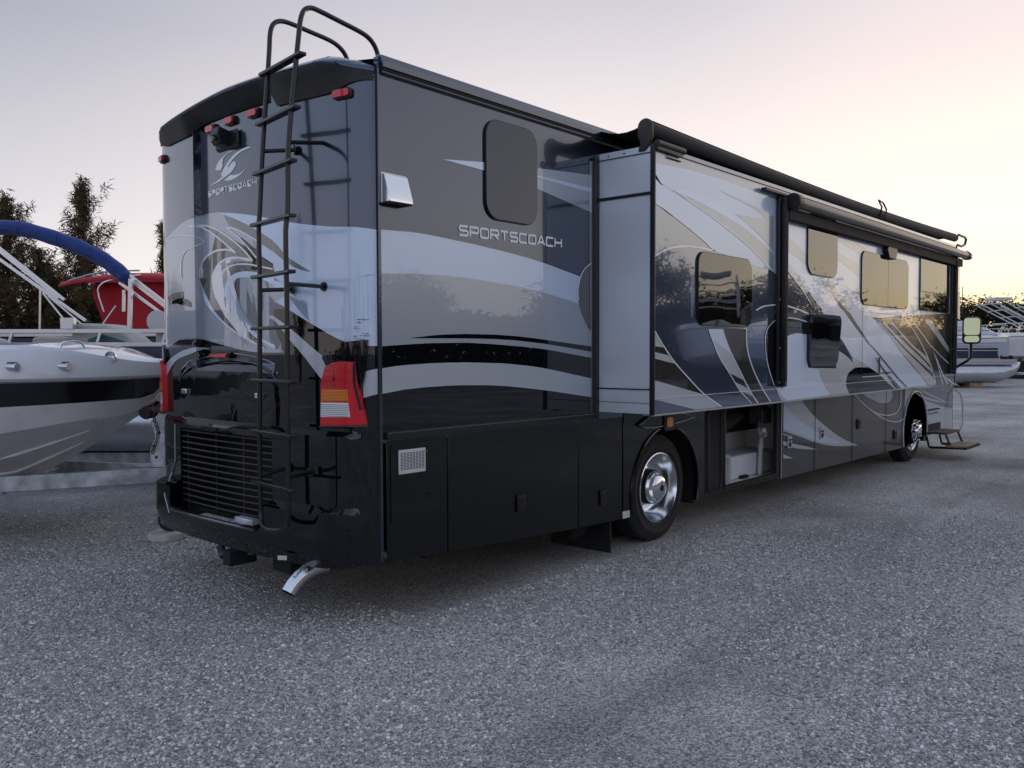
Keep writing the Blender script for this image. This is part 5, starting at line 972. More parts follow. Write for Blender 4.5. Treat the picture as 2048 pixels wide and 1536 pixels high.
MB().tube(smooth_path(railR), .0145, 10).build('ladder_rail', ladder_m, lad)
MB().tube(smooth_path(railL), .0145, 10).build('ladder_rail', ladder_m, lad)
MB().tube(smooth_path([(-.445, .30, .645), (-.44, .36, .615), (-.44, .44, .598), (-.435, .51, .595), (-.43, .57, .605)]), .0148, 10).build('ladder_foot', ladder_m, lad)
def rail_x(rail, z):
    for (xa, _, za), (xb, _, zc) in zip(rail, rail[1:]):
        if za <= z <= zc: return xa+(xb-xa)*(z-za)/(zc-za)
    return rail[3][0]
for z in (3.286, 2.987, 2.69, 2.386, 2.079, 1.773, 1.467, 1.165, .862):
    a = Vector((rail_x(railR, z), .175, z)); b = Vector((rail_x(railL, z), .685, z))
    a.x += (a.x-b.x)*.2; 
    MB().bar(a, b, .048, .020).build('rung', ladder_m, lad, bevel=.005)
for (a, b) in (((-.437, .25, 2.80), (-.128, .33, 2.865)), ((-.365, .62, 2.82), (-.182, .56, 2.85)), ((-.463, .25, 2.015), (-.145, .33, 2.02)), ((-.397, .62, 2.00), (-.190, .59, 2.015)), ((-.465, .25, .93), (-.235, .36, .925)), ((-.41, .62, .90), (-.245, .61, .925))):
    MB().tube([a, b], .0125, 10).tube([Vector(b)+(Vector(b)-Vector(a)).normalized()*-.012, Vector(b)], [.026, .030], 14).build('ladder_standoff', ladder_m, lad)

# ================================================================== ground
def gravel_material():
    m = bpy.data.materials.new('gravel'); m.use_nodes = True
    nt = m.node_tree; b = nt.nodes['Principled BSDF']; b.inputs['Roughness'].default_value = .9
    tc = nt.nodes.new('ShaderNodeTexCoord')
    v = nt.nodes.new('ShaderNodeTexVoronoi'); v.inputs['Scale'].default_value = 105
    nt.links.new(tc.outputs['Object'], v.inputs['Vector'])
    ramp = nt.nodes.new('ShaderNodeValToRGB')
    e = ramp.color_ramp.elements; e[0].position = 0; e[0].color = (.17, .165, .156, 1); e[1].position = 1; e[1].color = (.74, .715, .675, 1)
    k = e.new(.5); k.color = (.39, .377, .355, 1)
    sep = nt.nodes.new('ShaderNodeSeparateColor'); nt.links.new(v.outputs['Color'], sep.inputs[0])
    nt.links.new(sep.outputs[0], ramp.inputs[0])
    n = nt.nodes.new('ShaderNodeTexNoise'); n.inputs['Scale'].default_value = .45; n.inputs['Detail'].default_value = 8; n.inputs['Roughness'].default_value = .6
    nt.links.new(tc.outputs['Object'], n.inputs['Vector'])
    mr = nt.nodes.new('ShaderNodeMapRange'); mr.inputs['From Min'].default_value = .3; mr.inputs['From Max'].default_value = .7; mr.inputs['To Min'].default_value = .58; mr.inputs['To Max'].default_value = 1.35
    nt.links.new(n.outputs['Fac'], mr.inputs['Value'])
    # compacted wheel tracks running along the lane
    mp = nt.nodes.new('ShaderNodeMapping'); mp.inputs['Rotation'].default_value = (0, 0, R(12)); mp.inputs['Scale'].default_value = (.05, .9, 1)
    nt.links.new(tc.outputs['Object'], mp.inputs['Vector'])
    n2 = nt.nodes.new('ShaderNodeTexNoise'); n2.inputs['Scale'].default_value = 1; n2.inputs['Detail'].default_value = 5
    nt.links.new(mp.outputs[0], n2.inputs['Vector'])
    mr2 = nt.nodes.new('ShaderNodeMapRange'); mr2.inputs['From Min'].default_value = .35; mr2.inputs['From Max'].default_value = .65; mr2.inputs['To Min'].default_value = .85; mr2.inputs['To Max'].default_value = 1.14
    nt.links.new(n2.outputs['Fac'], mr2.inputs['Value'])
    mul = nt.nodes.new('ShaderNodeMath'); mul.operation = 'MULTIPLY'; nt.links.new(mr.outputs[0], mul.inputs[0]); nt.links.new(mr2.outputs[0], mul.inputs[1])
    # two packed wheel tracks beside the vehicle
    sx_ = nt.nodes.new('ShaderNodeSeparateXYZ'); nt.links.new(tc.outputs['Object'], sx_.inputs[0])
    def nm(op, a_, b_):
        q_ = nt.nodes.new('ShaderNodeMath'); q_.operation = op
        for i_, v_ in enumerate((a_, b_)):
            if isinstance(v_, (int, float)): q_.inputs[i_].default_value = v_
            else: nt.links.new(v_, q_.inputs[i_])
        return q_.outputs[0]
    wob_ = nt.nodes.new('ShaderNodeTexNoise'); wob_.inputs['Scale'].default_value = .35; nt.links.new(tc.outputs['Object'], wob_.inputs['Vector'])
    yy_ = nm('ADD', nm('ADD', sx_.outputs[1], nm('MULTIPLY', sx_.outputs[0], -.035)), nm('MULTIPLY', wob_.outputs['Fac'], .9))
    trk = None
    for c0 in (-1.15,):
        d_ = nm('ABSOLUTE', nm('SUBTRACT', yy_, c0), 0)
        k_ = nt.nodes.new('ShaderNodeMapRange'); k_.interpolation_type = 'SMOOTHSTEP'
        k_.inputs['From Min'].default_value = .07; k_.inputs['From Max'].default_value = .20; k_.inputs['To Min'].default_value = .88; k_.inputs['To Max'].default_value = 1
        nt.links.new(d_, k_.inputs['Value']); trk = k_.outputs[0] if trk is None else nm('MULTIPLY', trk, k_.outputs[0])
    mul2 = nm('MULTIPLY', mul.outputs[0], trk)
    mx = nt.nodes.new('ShaderNodeMix'); mx.data_type = 'RGBA'; mx.blend_type = 'MULTIPLY'; mx.inputs[0].default_value = 1
    nt.links.new(ramp.outputs[0], mx.inputs[6]); nt.links.new(mul2, mx.inputs[7])
    nt.links.new(mx.outputs[2], b.inputs['Base Color'])
    bp = nt.nodes.new('ShaderNodeBump'); bp.inputs['Distance'].default_value = .009; bp.inputs['Strength'].default_value = 1; bp.invert = True
    nt.links.new(v.outputs['Distance'], bp.inputs['Height']); nt.links.new(bp.outputs[0], b.inputs['Normal'])
    return m
gm = gravel_material()
g = MB().add([(-400, -400, 0), (600, -400, 0), (600, 500, 0), (-400, 500, 0)], [(0, 1, 2, 3)]).build('gravel_ground', gm)
struct(g)

# ================================================================== gravel stones (uncountable)
def stone_field():
    rng = random.Random(5)
    bm = bmesh.new(); bmesh.ops.create_icosphere(bm, subdivisions=1, radius=1.0)
    for v in bm.verts:
        v.co *= rng.uniform(.75, 1.2); v.co.z *= .62
    me = bpy.data.meshes.new('pebble'); bm.to_mesh(me); bm.free()
    sm_ = bpy.data.materials.new('pebble_stone'); sm_.use_nodes = True
    nt = sm_.node_tree; b = nt.nodes['Principled BSDF']; b.inputs['Roughness'].default_value = .85
    oi = nt.nodes.new('ShaderNodeObjectInfo'); rp = nt.nodes.new('ShaderNodeValToRGB')
    e = rp.color_ramp.elements; e[0].color = (.15, .146, .138, 1); e[1].color = (.86, .84, .79, 1); e[1].position = 1
    k = e.new(.35); k.color = (.34, .33, .312, 1); k = e.new(.75); k.color = (.51, .495, .465, 1)
    nt.links.new(oi.outputs['Random'], rp.inputs[0]); nt.links.new(rp.outputs[0], b.inputs['Base Color'])
    me.materials.append(sm_)
    src = bpy.data.objects.new('pebble_source', me)          # never linked: only instanced by the node tree
    pm = bpy.data.meshes.new('gravel_area')
    # strip of ground in front of the vehicle, fading out with distance
    pts, sizes = [], []
    cx, cy = CP.x, CP.y
    n_try = 0
    while len(pts) < 260000 and n_try < 3000000:
        n_try += 1
        d = 1.9+8.2*rng.random()**1.25; a = yaw+R(rng.uniform(-36, 36))
        x = cx+d*math.cos(a); y = cy+d*math.sin(a)
        if 0 < y < 2.4 and x > .3: continue
        if rng.random() > min(1, d/3.5)*min(1., (10.4-d)/3): continue
        if math.sin(x*1.1+1.7*math.sin(y*.8))*math.sin(y*1.3+.9*math.sin(x*.6+2)) > .35+.5*rng.random(): continue
        tk = (abs(y-.035*x+.45+1.15),)
        if min(tk) < .16 and rng.random() < .55: continue
        s = rng.choice((.0025, .0031, .0035, .0040, .0048, .0064, .0034, .0042, .0080))*rng.uniform(.8, 1.2)*(1+.03*d)
        pts.append((x, y, s*.18)); sizes.append(s)
    pm.from_pydata(pts, [], [])
    at = pm.attributes.new('size', 'FLOAT', 'POINT'); at.data.foreach_set('value', sizes)
    o = bpy.data.objects.new('gravel_stones', pm); link(o); o['kind'] = 'stuff'; o['label'] = 'loose grey crushed stone covering the yard'; o['category'] = 'gravel'
    ng = bpy.data.node_groups.new('scatter', 'GeometryNodeTree')
    ng.interface.new_socket('Geometry', in_out='INPUT', socket_type='NodeSocketGeometry')
    ng.interface.new_socket('Geometry', in_out='OUTPUT', socket_type='NodeSocketGeometry')
    gi = ng.nodes.new('NodeGroupInput'); go = ng.nodes.new('NodeGroupOutput')
    m2p = ng.nodes.new('GeometryNodeMeshToPoints'); ip = ng.nodes.new('GeometryNodeInstanceOnPoints')
    ob = ng.nodes.new('GeometryNodeObjectInfo'); ob.inputs['Object'].default_value = src
    rv = ng.nodes.new('FunctionNodeRandomValue'); rv.data_type = 'FLOAT_VECTOR'; rv.inputs[1].default_value = (.5, .5, 6.28); rv.inputs[0].default_value = (-.5, -.5, 0)
    na = ng.nodes.new('GeometryNodeInputNamedAttribute'); na.data_type = 'FLOAT'; na.inputs['Name'].default_value = 'size'
    ng.links.new(gi.outputs[0], m2p.inputs[0]); ng.links.new(m2p.outputs[0], ip.inputs['Points'])
    ng.links.new(ob.outputs['Geometry'], ip.inputs['Instance']); ng.links.new(rv.outputs[0], ip.inputs['Rotation']); ng.links.new(na.outputs[0], ip.inputs['Scale'])
    ng.links.new(ip.outputs[0], go.inputs[0])
    md = o.modifiers.new('scatter', 'NODES'); md.node_group = ng
stone_field()

# ================================================================== boats
gel_white = mat('white_gelcoat', (.84, .86, .89), .22, coat=.8, coat_rough=.05, grime=(2.5, .18, (.45, .44, .42)))
gel_black = mat('black_gelcoat', (.006, .006, .008), .2, coat=.6, coat_rough=.06)
gel_grey = mat('grey_gelcoat', (.74, .73, .74), .32, coat=.5, coat_rough=.12, grime=(2, .25, (.2, .19, .18)))
navy_pan = mat('navy_panel', (.012, .022, .060), .3, coat=.4)
vinyl = mat('beige_vinyl', (.55, .52, .47), .6, bump=(25, .001))
vinyl_g = mat('grey_vinyl', (.50, .50, .51), .55, bump=(25, .001))
teal = mat('teal_vinyl', (.03, .10, .13), .5)
blue_canvas = mat('blue_canvas', (.014, .045, .21), .85, bump=(7, .02, 3), sheen=.2)
red_canvas = mat('red_canvas', (.45, .010, .022), .8, bump=(3, .03, 3), sheen=.15)
rail_alu = mat('anodised_rail', (.66, .67, .70), .28, .9)
concrete = mat('concrete', (.58, .55, .50), .9, bump=(30, .004), var=(6, .25))

def loft(rows, name, m, parent, angle=30):
    return MB().grid(rows).build(name, m, parent, angle=angle)
def hull(parent, secs, cap_m, band_m, low_m, mirror=True):
    """secs: list of (s, half_beam, z_deck, z_rub, z_band, chine_half, z_chine, z_keel)"""
    for sg in (-1, 1):
        def pt(s_, b_, z_): return (-s_, sg*b_, z_)
        loft([[pt(s, b*.93, zd), pt(s, b*.985, zd-.04), pt(s, b, zr+.03), pt(s, b, zr)] for s, b, zd, zr, zb_, c, zc, zk in secs], 'topsides', cap_m, parent, 45)
        loft([[pt(s, b-.004, zr), pt(s, b-(b-c)*(zr-zb_)/max(.02, zr-zc)*.9, zb_)] for s, b, zd, zr, zb_, c, zc, zk in secs], 'hull_band', band_m, parent)
        loft([[pt(s, b-(b-c)*(zr-zb_)/max(.02, zr-zc)*.9, zb_), pt(s, c, zc), pt(s, c*.94, zc-.02), pt(s, c*.5, (zc+zk)/2-.01), pt(s, 0, zk)] for s, b, zd, zr, zb_, c, zc, zk in secs], 'hull_bottom', low_m, parent, 20)
        MB().tube([pt(s, b+.012, zr+.004) for s, b, zd, zr, zb_, c, zc, zk in secs], .017, 6).build('rub_rail', mat('rub_grey', (.30, .30, .31), .4), parent)
    loft([[(-s, b*.93*t, zd+.03*(1-t*t)) for t in (-1, -.5, 0, .5, 1)] for s, b, zd, zr, zb_, c, zc, zk in secs], 'deck', cap_m, parent)
    s, b, zd, zr, zb_, c, zc, zk = secs[-1]
    MB().add([(-s, -b*.93, zd), (-s, -b, zr), (-s, -c, zc), (-s, 0, zk), (-s, c, zc), (-s, b, zr), (-s, b*.93, zd)], [(0, 1, 2, 3, 4, 5, 6)]).build('transom', low_m, parent, smooth=False)

# ---- white deck boat on a galvanised trailer, bow towards the motorhome's rear corner
BH = R(-47)
bt = thing('deck_boat', 'white bowrider boat with a black hull band on a trailer left of the motorhome', 'boat', (.50, 3.53, 0), BH)
secs = []
for s in (0, .04, .10, .18, .29, .42, .6, .8, 1.0, 1.25, 1.6, 2.2, 3.2, 4.4, 5.6):
    b = 1.16*(1-math.exp(-s*1.75))+.012
    zk = max(.44, 1.36-(1.36-.44)*min(1, (s/1.35))**.72) if s > 0 else 1.36
    zr = 1.405+.02*math.exp(-s*3); zd = 1.545+.15*sm(0, .8, s)
    zb_ = max(zk+.05, 1.24-.05*min(1, s/1.3)) if s > .03 else 1.37
    c = b*.80*sm(0, .5, s)+.006; zc = max(zk+.02, 1.16-.27*min(1, s/1.6)) if s > .03 else 1.365
    secs.append((s, b, zd, zr, min(zr-.02, zb_), c, min(zb_-.01, zc), zk))
hull(bt, secs, gel_white, gel_black, gel_grey)
def interp(s, k):
    for a, b in zip(secs, secs[1:]):
        if a[0] <= s <= b[0]: t = (s-a[0])/(b[0]-a[0]); return a[k]+(b[k]-a[k])*t
    return secs[-1][k]
for q in (.42, .74):      # spray strakes
    for sg in (-1, 1):
        pth = []
        for i in range(14):
            s = .55+.35*(q-.42)+i*.28; c = interp(s, 5); zc = interp(s, 6); zk = interp(s, 7)
            t = q; pth.append((-s, sg*(c*.94*(1-t)+.01), (zc-.02)*(1-t)+zk*t-.012))
        MB().tube(pth, [.004]+[.013]*13, 6).build('spray_strake', gel_white, bt)
# deck rails, cleats, vents, rod holders on the near side
def gun(s, z, out=.012):
    b = interp(s, 1); zd = interp(s, 2); zr = interp(s, 3); t = min(1, max(0, (zd-z)/max(.01, zd-zr)))
    return Vector((-s, -(b*(.93+.07*min(1, t*3))+out), z))
MB().tube(smooth_path([gun(2.6, 1.70, -.08), gun(2.5, 1.75, -.08), gun(1.5, 1.75, -.08), gun(1.16, 1.745, -.08), gun(1.08, 1.72, -.08), gun(1.05, 1.66, -.08)]), .012, 8).build('grab_rail', chrome, bt)
MB().tube(smooth_path([gun(.62, 1.66, -.06), gun(.60, 1.715, -.06), gun(.5, 1.72, -.06), gun(.47, 1.67, -.06)]), .010, 8).build('bow_grab', chrome, bt)
for s, nm in ((1.52, 'oval_fitting'), (1.16, 'louvre_vent')):
    p = gun(s, 1.585, .004)
    MB().prism(rrect(p.x-.055, p.x+.055, p.z-.026, p.z+.026, .025), 'y', p.y-.008, p.y+.03).build(nm, chrome if s > 1.3 else alu, bt, bevel=.004)
    if s < 1.3:
        for k in range(4): MB().box(p.x-.04, p.x+.045, p.y-.0105, p.y-.0085, p.z-.018+k*.010, p.z-.014+k*.010).build('louvre', dull_black, bt)
for s in (.86, .55):
    p = gun(s, 1.515, .0)
    MB().prism([(p.x-.07, p.z+.045), (p.x+.02, p.z+.045), (p.x+.0, p.z-.01), (p.x-.03, p.z-.02)], 'y', p.y-.012, p.y+.03).build('rod_holder_flange', dull_black, bt)
    MB().tube([(p.x-.04, p.y-.01, p.z+.012), (p.x+.03, p.y-.03, p.z+.008)], .026, 10).tube([(p.x+.03, p.y-.03, p.z+.008), (p.x+.045, p.y-.033, p.z+.007)], .032, 10).build('rod_holder', alu, bt)
p = gun(.30, 1.60, -.01)
MB().lathe([(.045, -.03), (.048, -.012), (.03, .004), (0, .008)][::-1], (p.x, p.y, p.z), 'y', 16).build('navigation_lamp', chrome, bt)
# windscreen and seats further aft (partly out of view)
MB().add([(-2.3, -.9, 1.69), (-2.3, .9, 1.69), (-2.6, .85, 2.1), (-2.6, -.85, 2.1)], [(0, 1, 2, 3)]).build('windscreen', glass_dk, bt)

tr = thing('boat_trailer', 'galvanised boat trailer under the white bowrider, its jack wheel on a round pad', 'trailer', (.50, 3.53, 0), BH)
for sg in (-1, 1):
    MB().bar((.02, sg*.06, .545), (-1.9, sg*.80, .53), .055, .135).build('frame_rail', galv, tr, bevel=.008)
    MB().bar((-1.9, sg*.80, .53), (-5.4, sg*.85, .53), .055, .135).build('frame_rail', galv, tr, bevel=.008)
    MB().bar((-2.2, sg*.45, .66), (-5.2, sg*.45, .66), .09, .05).build('bunk', dull_black, tr)
    MB().lathe([(0, 0), (.16, .0), (.19, .02), (.32, .03), (.33, .06), (.33, .17), (.32, .2), (.16, .2)], (-3.9, sg*1.0-.1, .33), 'y', 24).build('trailer_wheel', rubber, tr)
MB().bar((-1.2, -.55, .50), (-1.2, .55, .50), .05, .10).bar((-3.9, -1.0, .33), (-3.9, 1.0, .33), .05, .05).bar((-5.3, -.85, .5), (-5.3, .85, .5), .05, .1).build('cross_member', galv, tr, bevel=.006)
MB().bar((-.15, 0, .55), (1.15, 0, .53), .075, .125).build('tongue', galv, tr, bevel=.008)
MB().box(-.30, .06, -.085, .085, .475, .49).box(-.30, .06, -.085, .085, .615, .63).build('tongue_plate', galv, tr, bevel=.004)
MB().box(-.245, -.165, -.118, -.108, .52, .55).build('side_marker', amber_lens, tr, bevel=.003)
MB().box(-.36, -.29, -.135, -.125, .50, .60).build('reflector_tape', mat('tan_tape', (.35, .24, .13), .6), tr)
MB().prism([(-.14, .62), (-.03, .62), (.02, .84), (-.02, .96), (.03, 1.08), (-.02, 1.13), (-.14, 1.02), (-.10, .88), (-.15, .76)], 'y', -.05, .05).build('winch_post', galv, tr, bevel=.006)
for k, (xx, zz) in enumerate(((-.09, .70), (-.06, .92), (-.11, .80))):
    MB().lathe([(0, -.004), (.012, -.004), (.012, .01)], (xx, -.052, zz), 'y', 10).build('post_bolt', dull_black, tr)
MB().lathe([(0, -.10), (.05, -.10), (.062, -.06), (.05, -.03), (.05, .03), (.062, .06), (.05, .10), (0, .10)], (-.17, 0, 1.10), 'y', 18).build('bow_roller', mat('oxide_red_rubber', (.045, .018, .016), .7), tr)
MB().tube([(-.02, -.09, 1.14), (-.02, .09, 1.14)], .05, 14).build('winch_drum', mat('winch_brown', (.05, .03, .02), .5), tr)
for k in range(9):
    zz = 1.03-k*.035; xx = -.10+.03*math.sin(k*.5)
    MB().tube([(xx+.011*math.cos(a), -.06+(.011 if k % 2 else 0)*math.sin(a), zz+.020*math.sin(a)) for a in [2*math.pi*i/8 for i in range(8)]], .0035, 5, closed=True).build('chain_link', rust, tr)
jx, jy = .07, -.20
MB().tube([(jx, jy, .22), (jx, jy, .95)], .028, 12).bar((jx, jy, .55), (jx, 0, .55), .05, .06).build('jack_tube', galv, tr)
MB().prism([(jx-.05, .205), (jx+.04, .215), (jx+.055, .16), (jx+.02, .13), (jx-.055, .15)], 'y', jy-.055, jy-.04).prism([(jx-.05, .205), (jx+.04, .215), (jx+.055, .16), (jx+.02, .13), (jx-.055, .15)], 'y', jy+.04, jy+.055).build('jack_fork', galv, tr)
MB().lathe([(0, -.035), (.05, -.035), (.09, -.030), (.10, -.01), (.10, .01), (.09, .03), (.05, .035), (0, .035)], (jx, jy, .165), 'y', 24).build('jack_wheel', rubber, tr)
# round concrete pad beneath the jack wheel
e_ = Matrix.Rotation(BH, 3, 'Z') @ Vector((jx-.02, jy, 0))
pad = MB().lathe([(0, .062), (.13, .062), (.155, .054), (.162, .03), (.16, .0)], (0, 0, 0), 'z', 14).build('jack_pad', concrete, None, angle=30)
pad.location = (.50+e_.x, 3.53+e_.y, .004)
tag(pad, 'round weathered concrete pad under the trailer jack wheel', 'jack pad')

# ---- pontoon boat with a stowed blue bimini
PD = R(-48.7)
pt_ = thing('pontoon_boat', 'pontoon boat with rolled blue canopy and tan seats behind the white bowrider', 'boat', (1.20, 7.02, 0), PD)
# local frame: +x along the bow direction (to the right as seen), y away from the viewer is +
for zz in (1.90, 1.735):
    MB().bar((-4.2, 0, zz), (2.2, 0, zz), .035, .045 if zz > 1.8 else .05).build('fence_rail', rail_alu, pt_)
    MB().bar((-4.2, 2.3, zz), (2.2, 2.3, zz), .035, .045).build('fence_rail', rail_alu, pt_)
for xx in (-4.2, -2.9, -1.7, -.88, .20, 1.0, 2.2):
    MB().bar((xx-.02, 0, 1.76), (xx+.02, 0, 1.88), .03, .03, (1, 0, 0)).build('fence_post', rail_alu, pt_)
MB().box(-4.2, 2.2, -.012, .012, 1.12, 1.71).build('fence_panel', navy_pan, pt_)
MB().box(-4.2, 2.2, 2.29, 2.31, 1.12, 1.85).build('fence_panel', navy_pan, pt_)
MB().box(-4.3, 2.3, -.05, 2.35, 1.04, 1.12).build('deck', alu, pt_)
for yy in (.3, 2.0):
    MB().tube([(2.6, yy, .85), (2.35, yy, .76), (1.9, yy, .70), (-4.6, yy, .70)], [.02, .18, .32, .32], 18).build('pontoon_tube', alu, pt_)
MB().box(-4.0, 2.0, .2, .4, .10, .38).box(-4.0, 2.0, 1.9, 2.1, .10, .38).build('cradle', galv, pt_)
for xx in (-3, 1): MB().box(xx, xx+.4, .15, 2.2, .0, .12).build('cradle_foot', galv, pt_)
def cushion(prof, y0, y1, name, m, bev=.03):
    return MB().prism(prof, 'y', y0, y1).build(name, m, pt_, bevel=bev, seg=3)
cushion([(-.22, 1.55), (-.20, 1.96), (-.10, 2.00), (.22, 1.99), (.42, 1.90), (.62, 1.72), (.62, 1.55)], .12, .7, 'seat_back', vinyl)
cushion([(.00, 1.55), (.03, 1.80), (.20, 1.86), (.45, 1.78), (.62, 1.66), (.62, 1.55)], .06, .115, 'seat_side', teal, .01)
cushion([(-.70, 1.5), (-.68, 1.82), (-.58, 1.84), (-.25, 1.82), (-.25, 1.5)], .10, .6, 'seat_back', vinyl)
cushion([(-1.75, 1.5), (-1.72, 1.80), (-1.40, 1.84), (-1.25, 1.80), (-1.22, 1.5)], .15, .6, 'seat_back', vinyl_g)
cushion([(-1.22, 1.5), (-1.18, 1.74), (-.80, 1.78), (-.72, 1.5)], .35, .9, 'seat_base', dull_black)
cushion([(.80, 1.5), (.80, 1.98), (.92, 2.10), (1.25, 2.12), (1.35, 1.5)], .2, .9, 'helm_console', vinyl_g)
MB().lathe([(0, -.01), (.13, -.008), (.14, 0), (.13, .012)], (.86, .15, 2.02), 'y', 20).build('round_cushion', white_pl, pt_)
# rolled canopy in its boot
arc = smooth_path([(-1.9, .4, 3.20), (-1.35, .4, 3.22), (-.95, .4, 3.20), (-.55, .4, 3.09), (-.20, .4, 2.96), (.10, .4, 2.80), (.30, .4, 2.64), (.38, .4, 2.54)], 4)
rad = [.094+.004*math.sin(i*1.7) for i in range(len(arc))]; rad[-1] = .05; rad[-2] = .075
MB().tube(arc, rad, 14).build('canopy_boot', blue_canvas, pt_)
MB().tube([p+Vector((0, -rad[0]*.93, -.03)) for p in arc[:-2]], .007, 5).build('canopy_seam', navy_pan, pt_)
for q_ in range(3, len(arc)-3, 5): MB().tube([arc[q_]+Vector((0, -.099*math.cos(w_), .099*math.sin(w_))) for w_ in [2*math.pi*i_/14 for i_ in range(14)]], .005, 5, closed=True).build('canopy_strap', blue_canvas, pt_)
for a, b in (((-1.55, .4, 3.05), (-.16, .4, 2.04)), ((-1.35, .4, 3.06), (-.42, .4, 2.30)), ((-1.42, .4, 3.08), (-.49, .4, 2.32)), ((.33, .4, 2.62), (.95, .4, 2.14)), ((.28, .4, 2.52), (.90, .4, 2.06)), ((.40, .4, 2.62), (1.02, .4, 2.14))):
    MB().bar(a, b, .030, .040, (0, 1, 0)).build('canopy_strut', rail_alu, pt_)
for xx, z1 in ((-1.28, 2.78), (.44, 2.56)):
    MB().bar((xx, .3, 1.9), (xx+.03, .3, z1), .045, .045, (1, 0, 0)).bar((xx-.07, .3, 2.15), (xx-.06, .3, 2.42), .03, .03, (1, 0, 0)).build('canopy_post', rail_alu, pt_)
MB().bar((-.80, .5, 1.9), (-.78, .5, 2.45), .018, .018, (1, 0, 0)).bar((-.75, .5, 2.40), (-.40, .5, 1.95), .016, .016, (0, 1, 0)).bar((-.68, .5, 2.36), (-.18, .5, 1.93), .016, .016, (0, 1, 0)).build('thin_stay', rail_alu, pt_)
MB().box(-.26, -.10, -.03, .06, 1.92, 2.06).build('rail_bracket', rail_alu, pt_, bevel=.006)

# ---- boat with a red canopy
rd = thing('canopy_boat', 'small boat with a red canvas canopy and side curtain behind the pontoon', 'boat', (2.95, 10.35, 0), PD)
rows = []
for i in range(15):
    t = i/14; x = -.78+3.6*t; z = 2.80+.20*math.sin(math.pi*min(1, t*1.25+.08))**.7 if t < .75 else 2.98-.1*(t-.75)
    rows.append([(x, y, z-.10*((y-.9)/.9)**2-(.05 if abs(y-.9) > .85 else 0)) for y in (-.02, .1, .4, .9, 1.4, 1.7, 1.82)])
o = MB().grid(rows).build('canopy', red_canvas, rd); sl_ = o.modifiers.new('t', 'SOLIDIFY'); sl_.thickness = .02
rows = []
for i in range(13):
    t = i/12; x = -.42+2.9*t
    rows.append([(x+(.12 if j == 0 else 0)*(1 if i == 0 else 0)+.25*(1-t)*(j/5), .25+.06*math.sin(i*1.1)+.02*j, 2.80-(.85)*j/5) for j in range(6)])
o = MB().grid(rows).build('side_curtain', red_canvas, rd); sl_ = o.modifiers.new('t', 'SOLIDIFY'); sl_.thickness = .01
for pth in ([(-.62, .0, 2.80), (-.1, .0, 2.94), (.55, .0, 2.97)], [(-.05, .0, 2.30), (-.14, .0, 2.66), (.0, .0, 2.80), (.55, .0, 2.90)], [(.15, .0, 2.40), (-.25, .0, 1.85)]):
    MB().tube(smooth_path(pth), .014, 6).build('canopy_bow', rail_alu, rd)
rs = []
for s in (0, .2, .5, 1.0, 2.0, 4.5):
    b = 1.0*(1-math.exp(-s*1.6))+.02; rs.append((s-2.8, b, 1.62, 1.5, 1.35, b*.8, 1.05-.1*min(1, s), max(.5, 1.4-.9*min(1, s/1.3)**.7)))
sub = bpy.data.objects.new('hull_group', None); link(sub, rd); sub.location = (0, .9, 0)
hull(sub, rs, gel_white, gel_white, gel_grey)
for xx in (-1.2, 1.2): MB().box(xx, xx+.5, .3, 1.5, 0, .56).build('keel_block', concrete, rd, bevel=.01)

# ================================================================== boats beyond the motorhome's nose
RD = R(-48)
pb = thing('silver_pontoon_boat', 'silver pontoon boat with navy fence panels on blocks beyond the motorhome nose', 'boat', (38.75, 5.65, 0), RD)
for yy in (0, 1.7):
    MB().tube([(1.62, yy, .98), (1.52, yy, .88), (1.25, yy, .70), (.85, yy, .60), (.4, yy, .56), (-5.0, yy, .56)], [.03, .12, .26, .34, .38, .38], 18).build('pontoon_tube', alu, pb)
MB().box(-5.0, 1.30, -.25, 1.95, .96, 1.04).build('deck', alu, pb, bevel=.02)
MB().box(-5.0, 1.36, -.28, -.25, 1.02, 1.10).box(-5.0, 1.36, -.285, -.255, .90, .96).build('deck_edge', rail_alu, pb)
MB().box(-5.0, .62, -.24, -.22, 1.10, 1.55).build('fence_panel', navy_pan, pb)
for zz in (1.12, 1.44, 1.55, 1.66): MB().bar((-5, -.25, zz), (.70, -.25, zz), .03, .03).build('fence_rail', rail_alu, pb)
for xx in (-2.2, -.5, .68): MB().bar((xx, -.25, 1.1), (xx, -.25, 1.66), .03, .03, (1, 0, 0)).build('fence_post', rail_alu, pb)
for xx in (.80, 1.20): MB().lathe([(0, -.07), (.08, -.05), (.10, 0), (.08, .05), (0, .07)], (xx, -.1, 1.16), 'y', 12).build('mooring_cover', dull_black, pb)
MB().box(-.4, .1, -.2, .3, 0, .20).build('timber_block', wood, pb, bevel=.01)
MB().tube([(-1.9, -.5, .15), (-1.9, -.5, 1.25)], .03, 8).lathe([(0, -.03), (.08, -.03), (.09, 0), (.08, .03), (0, .03)], (-1.86, -.5, .09), 'y', 14).build('jack_stand', dull_black, pb)
pb.scale = (1.14, 1.14, 1.14)

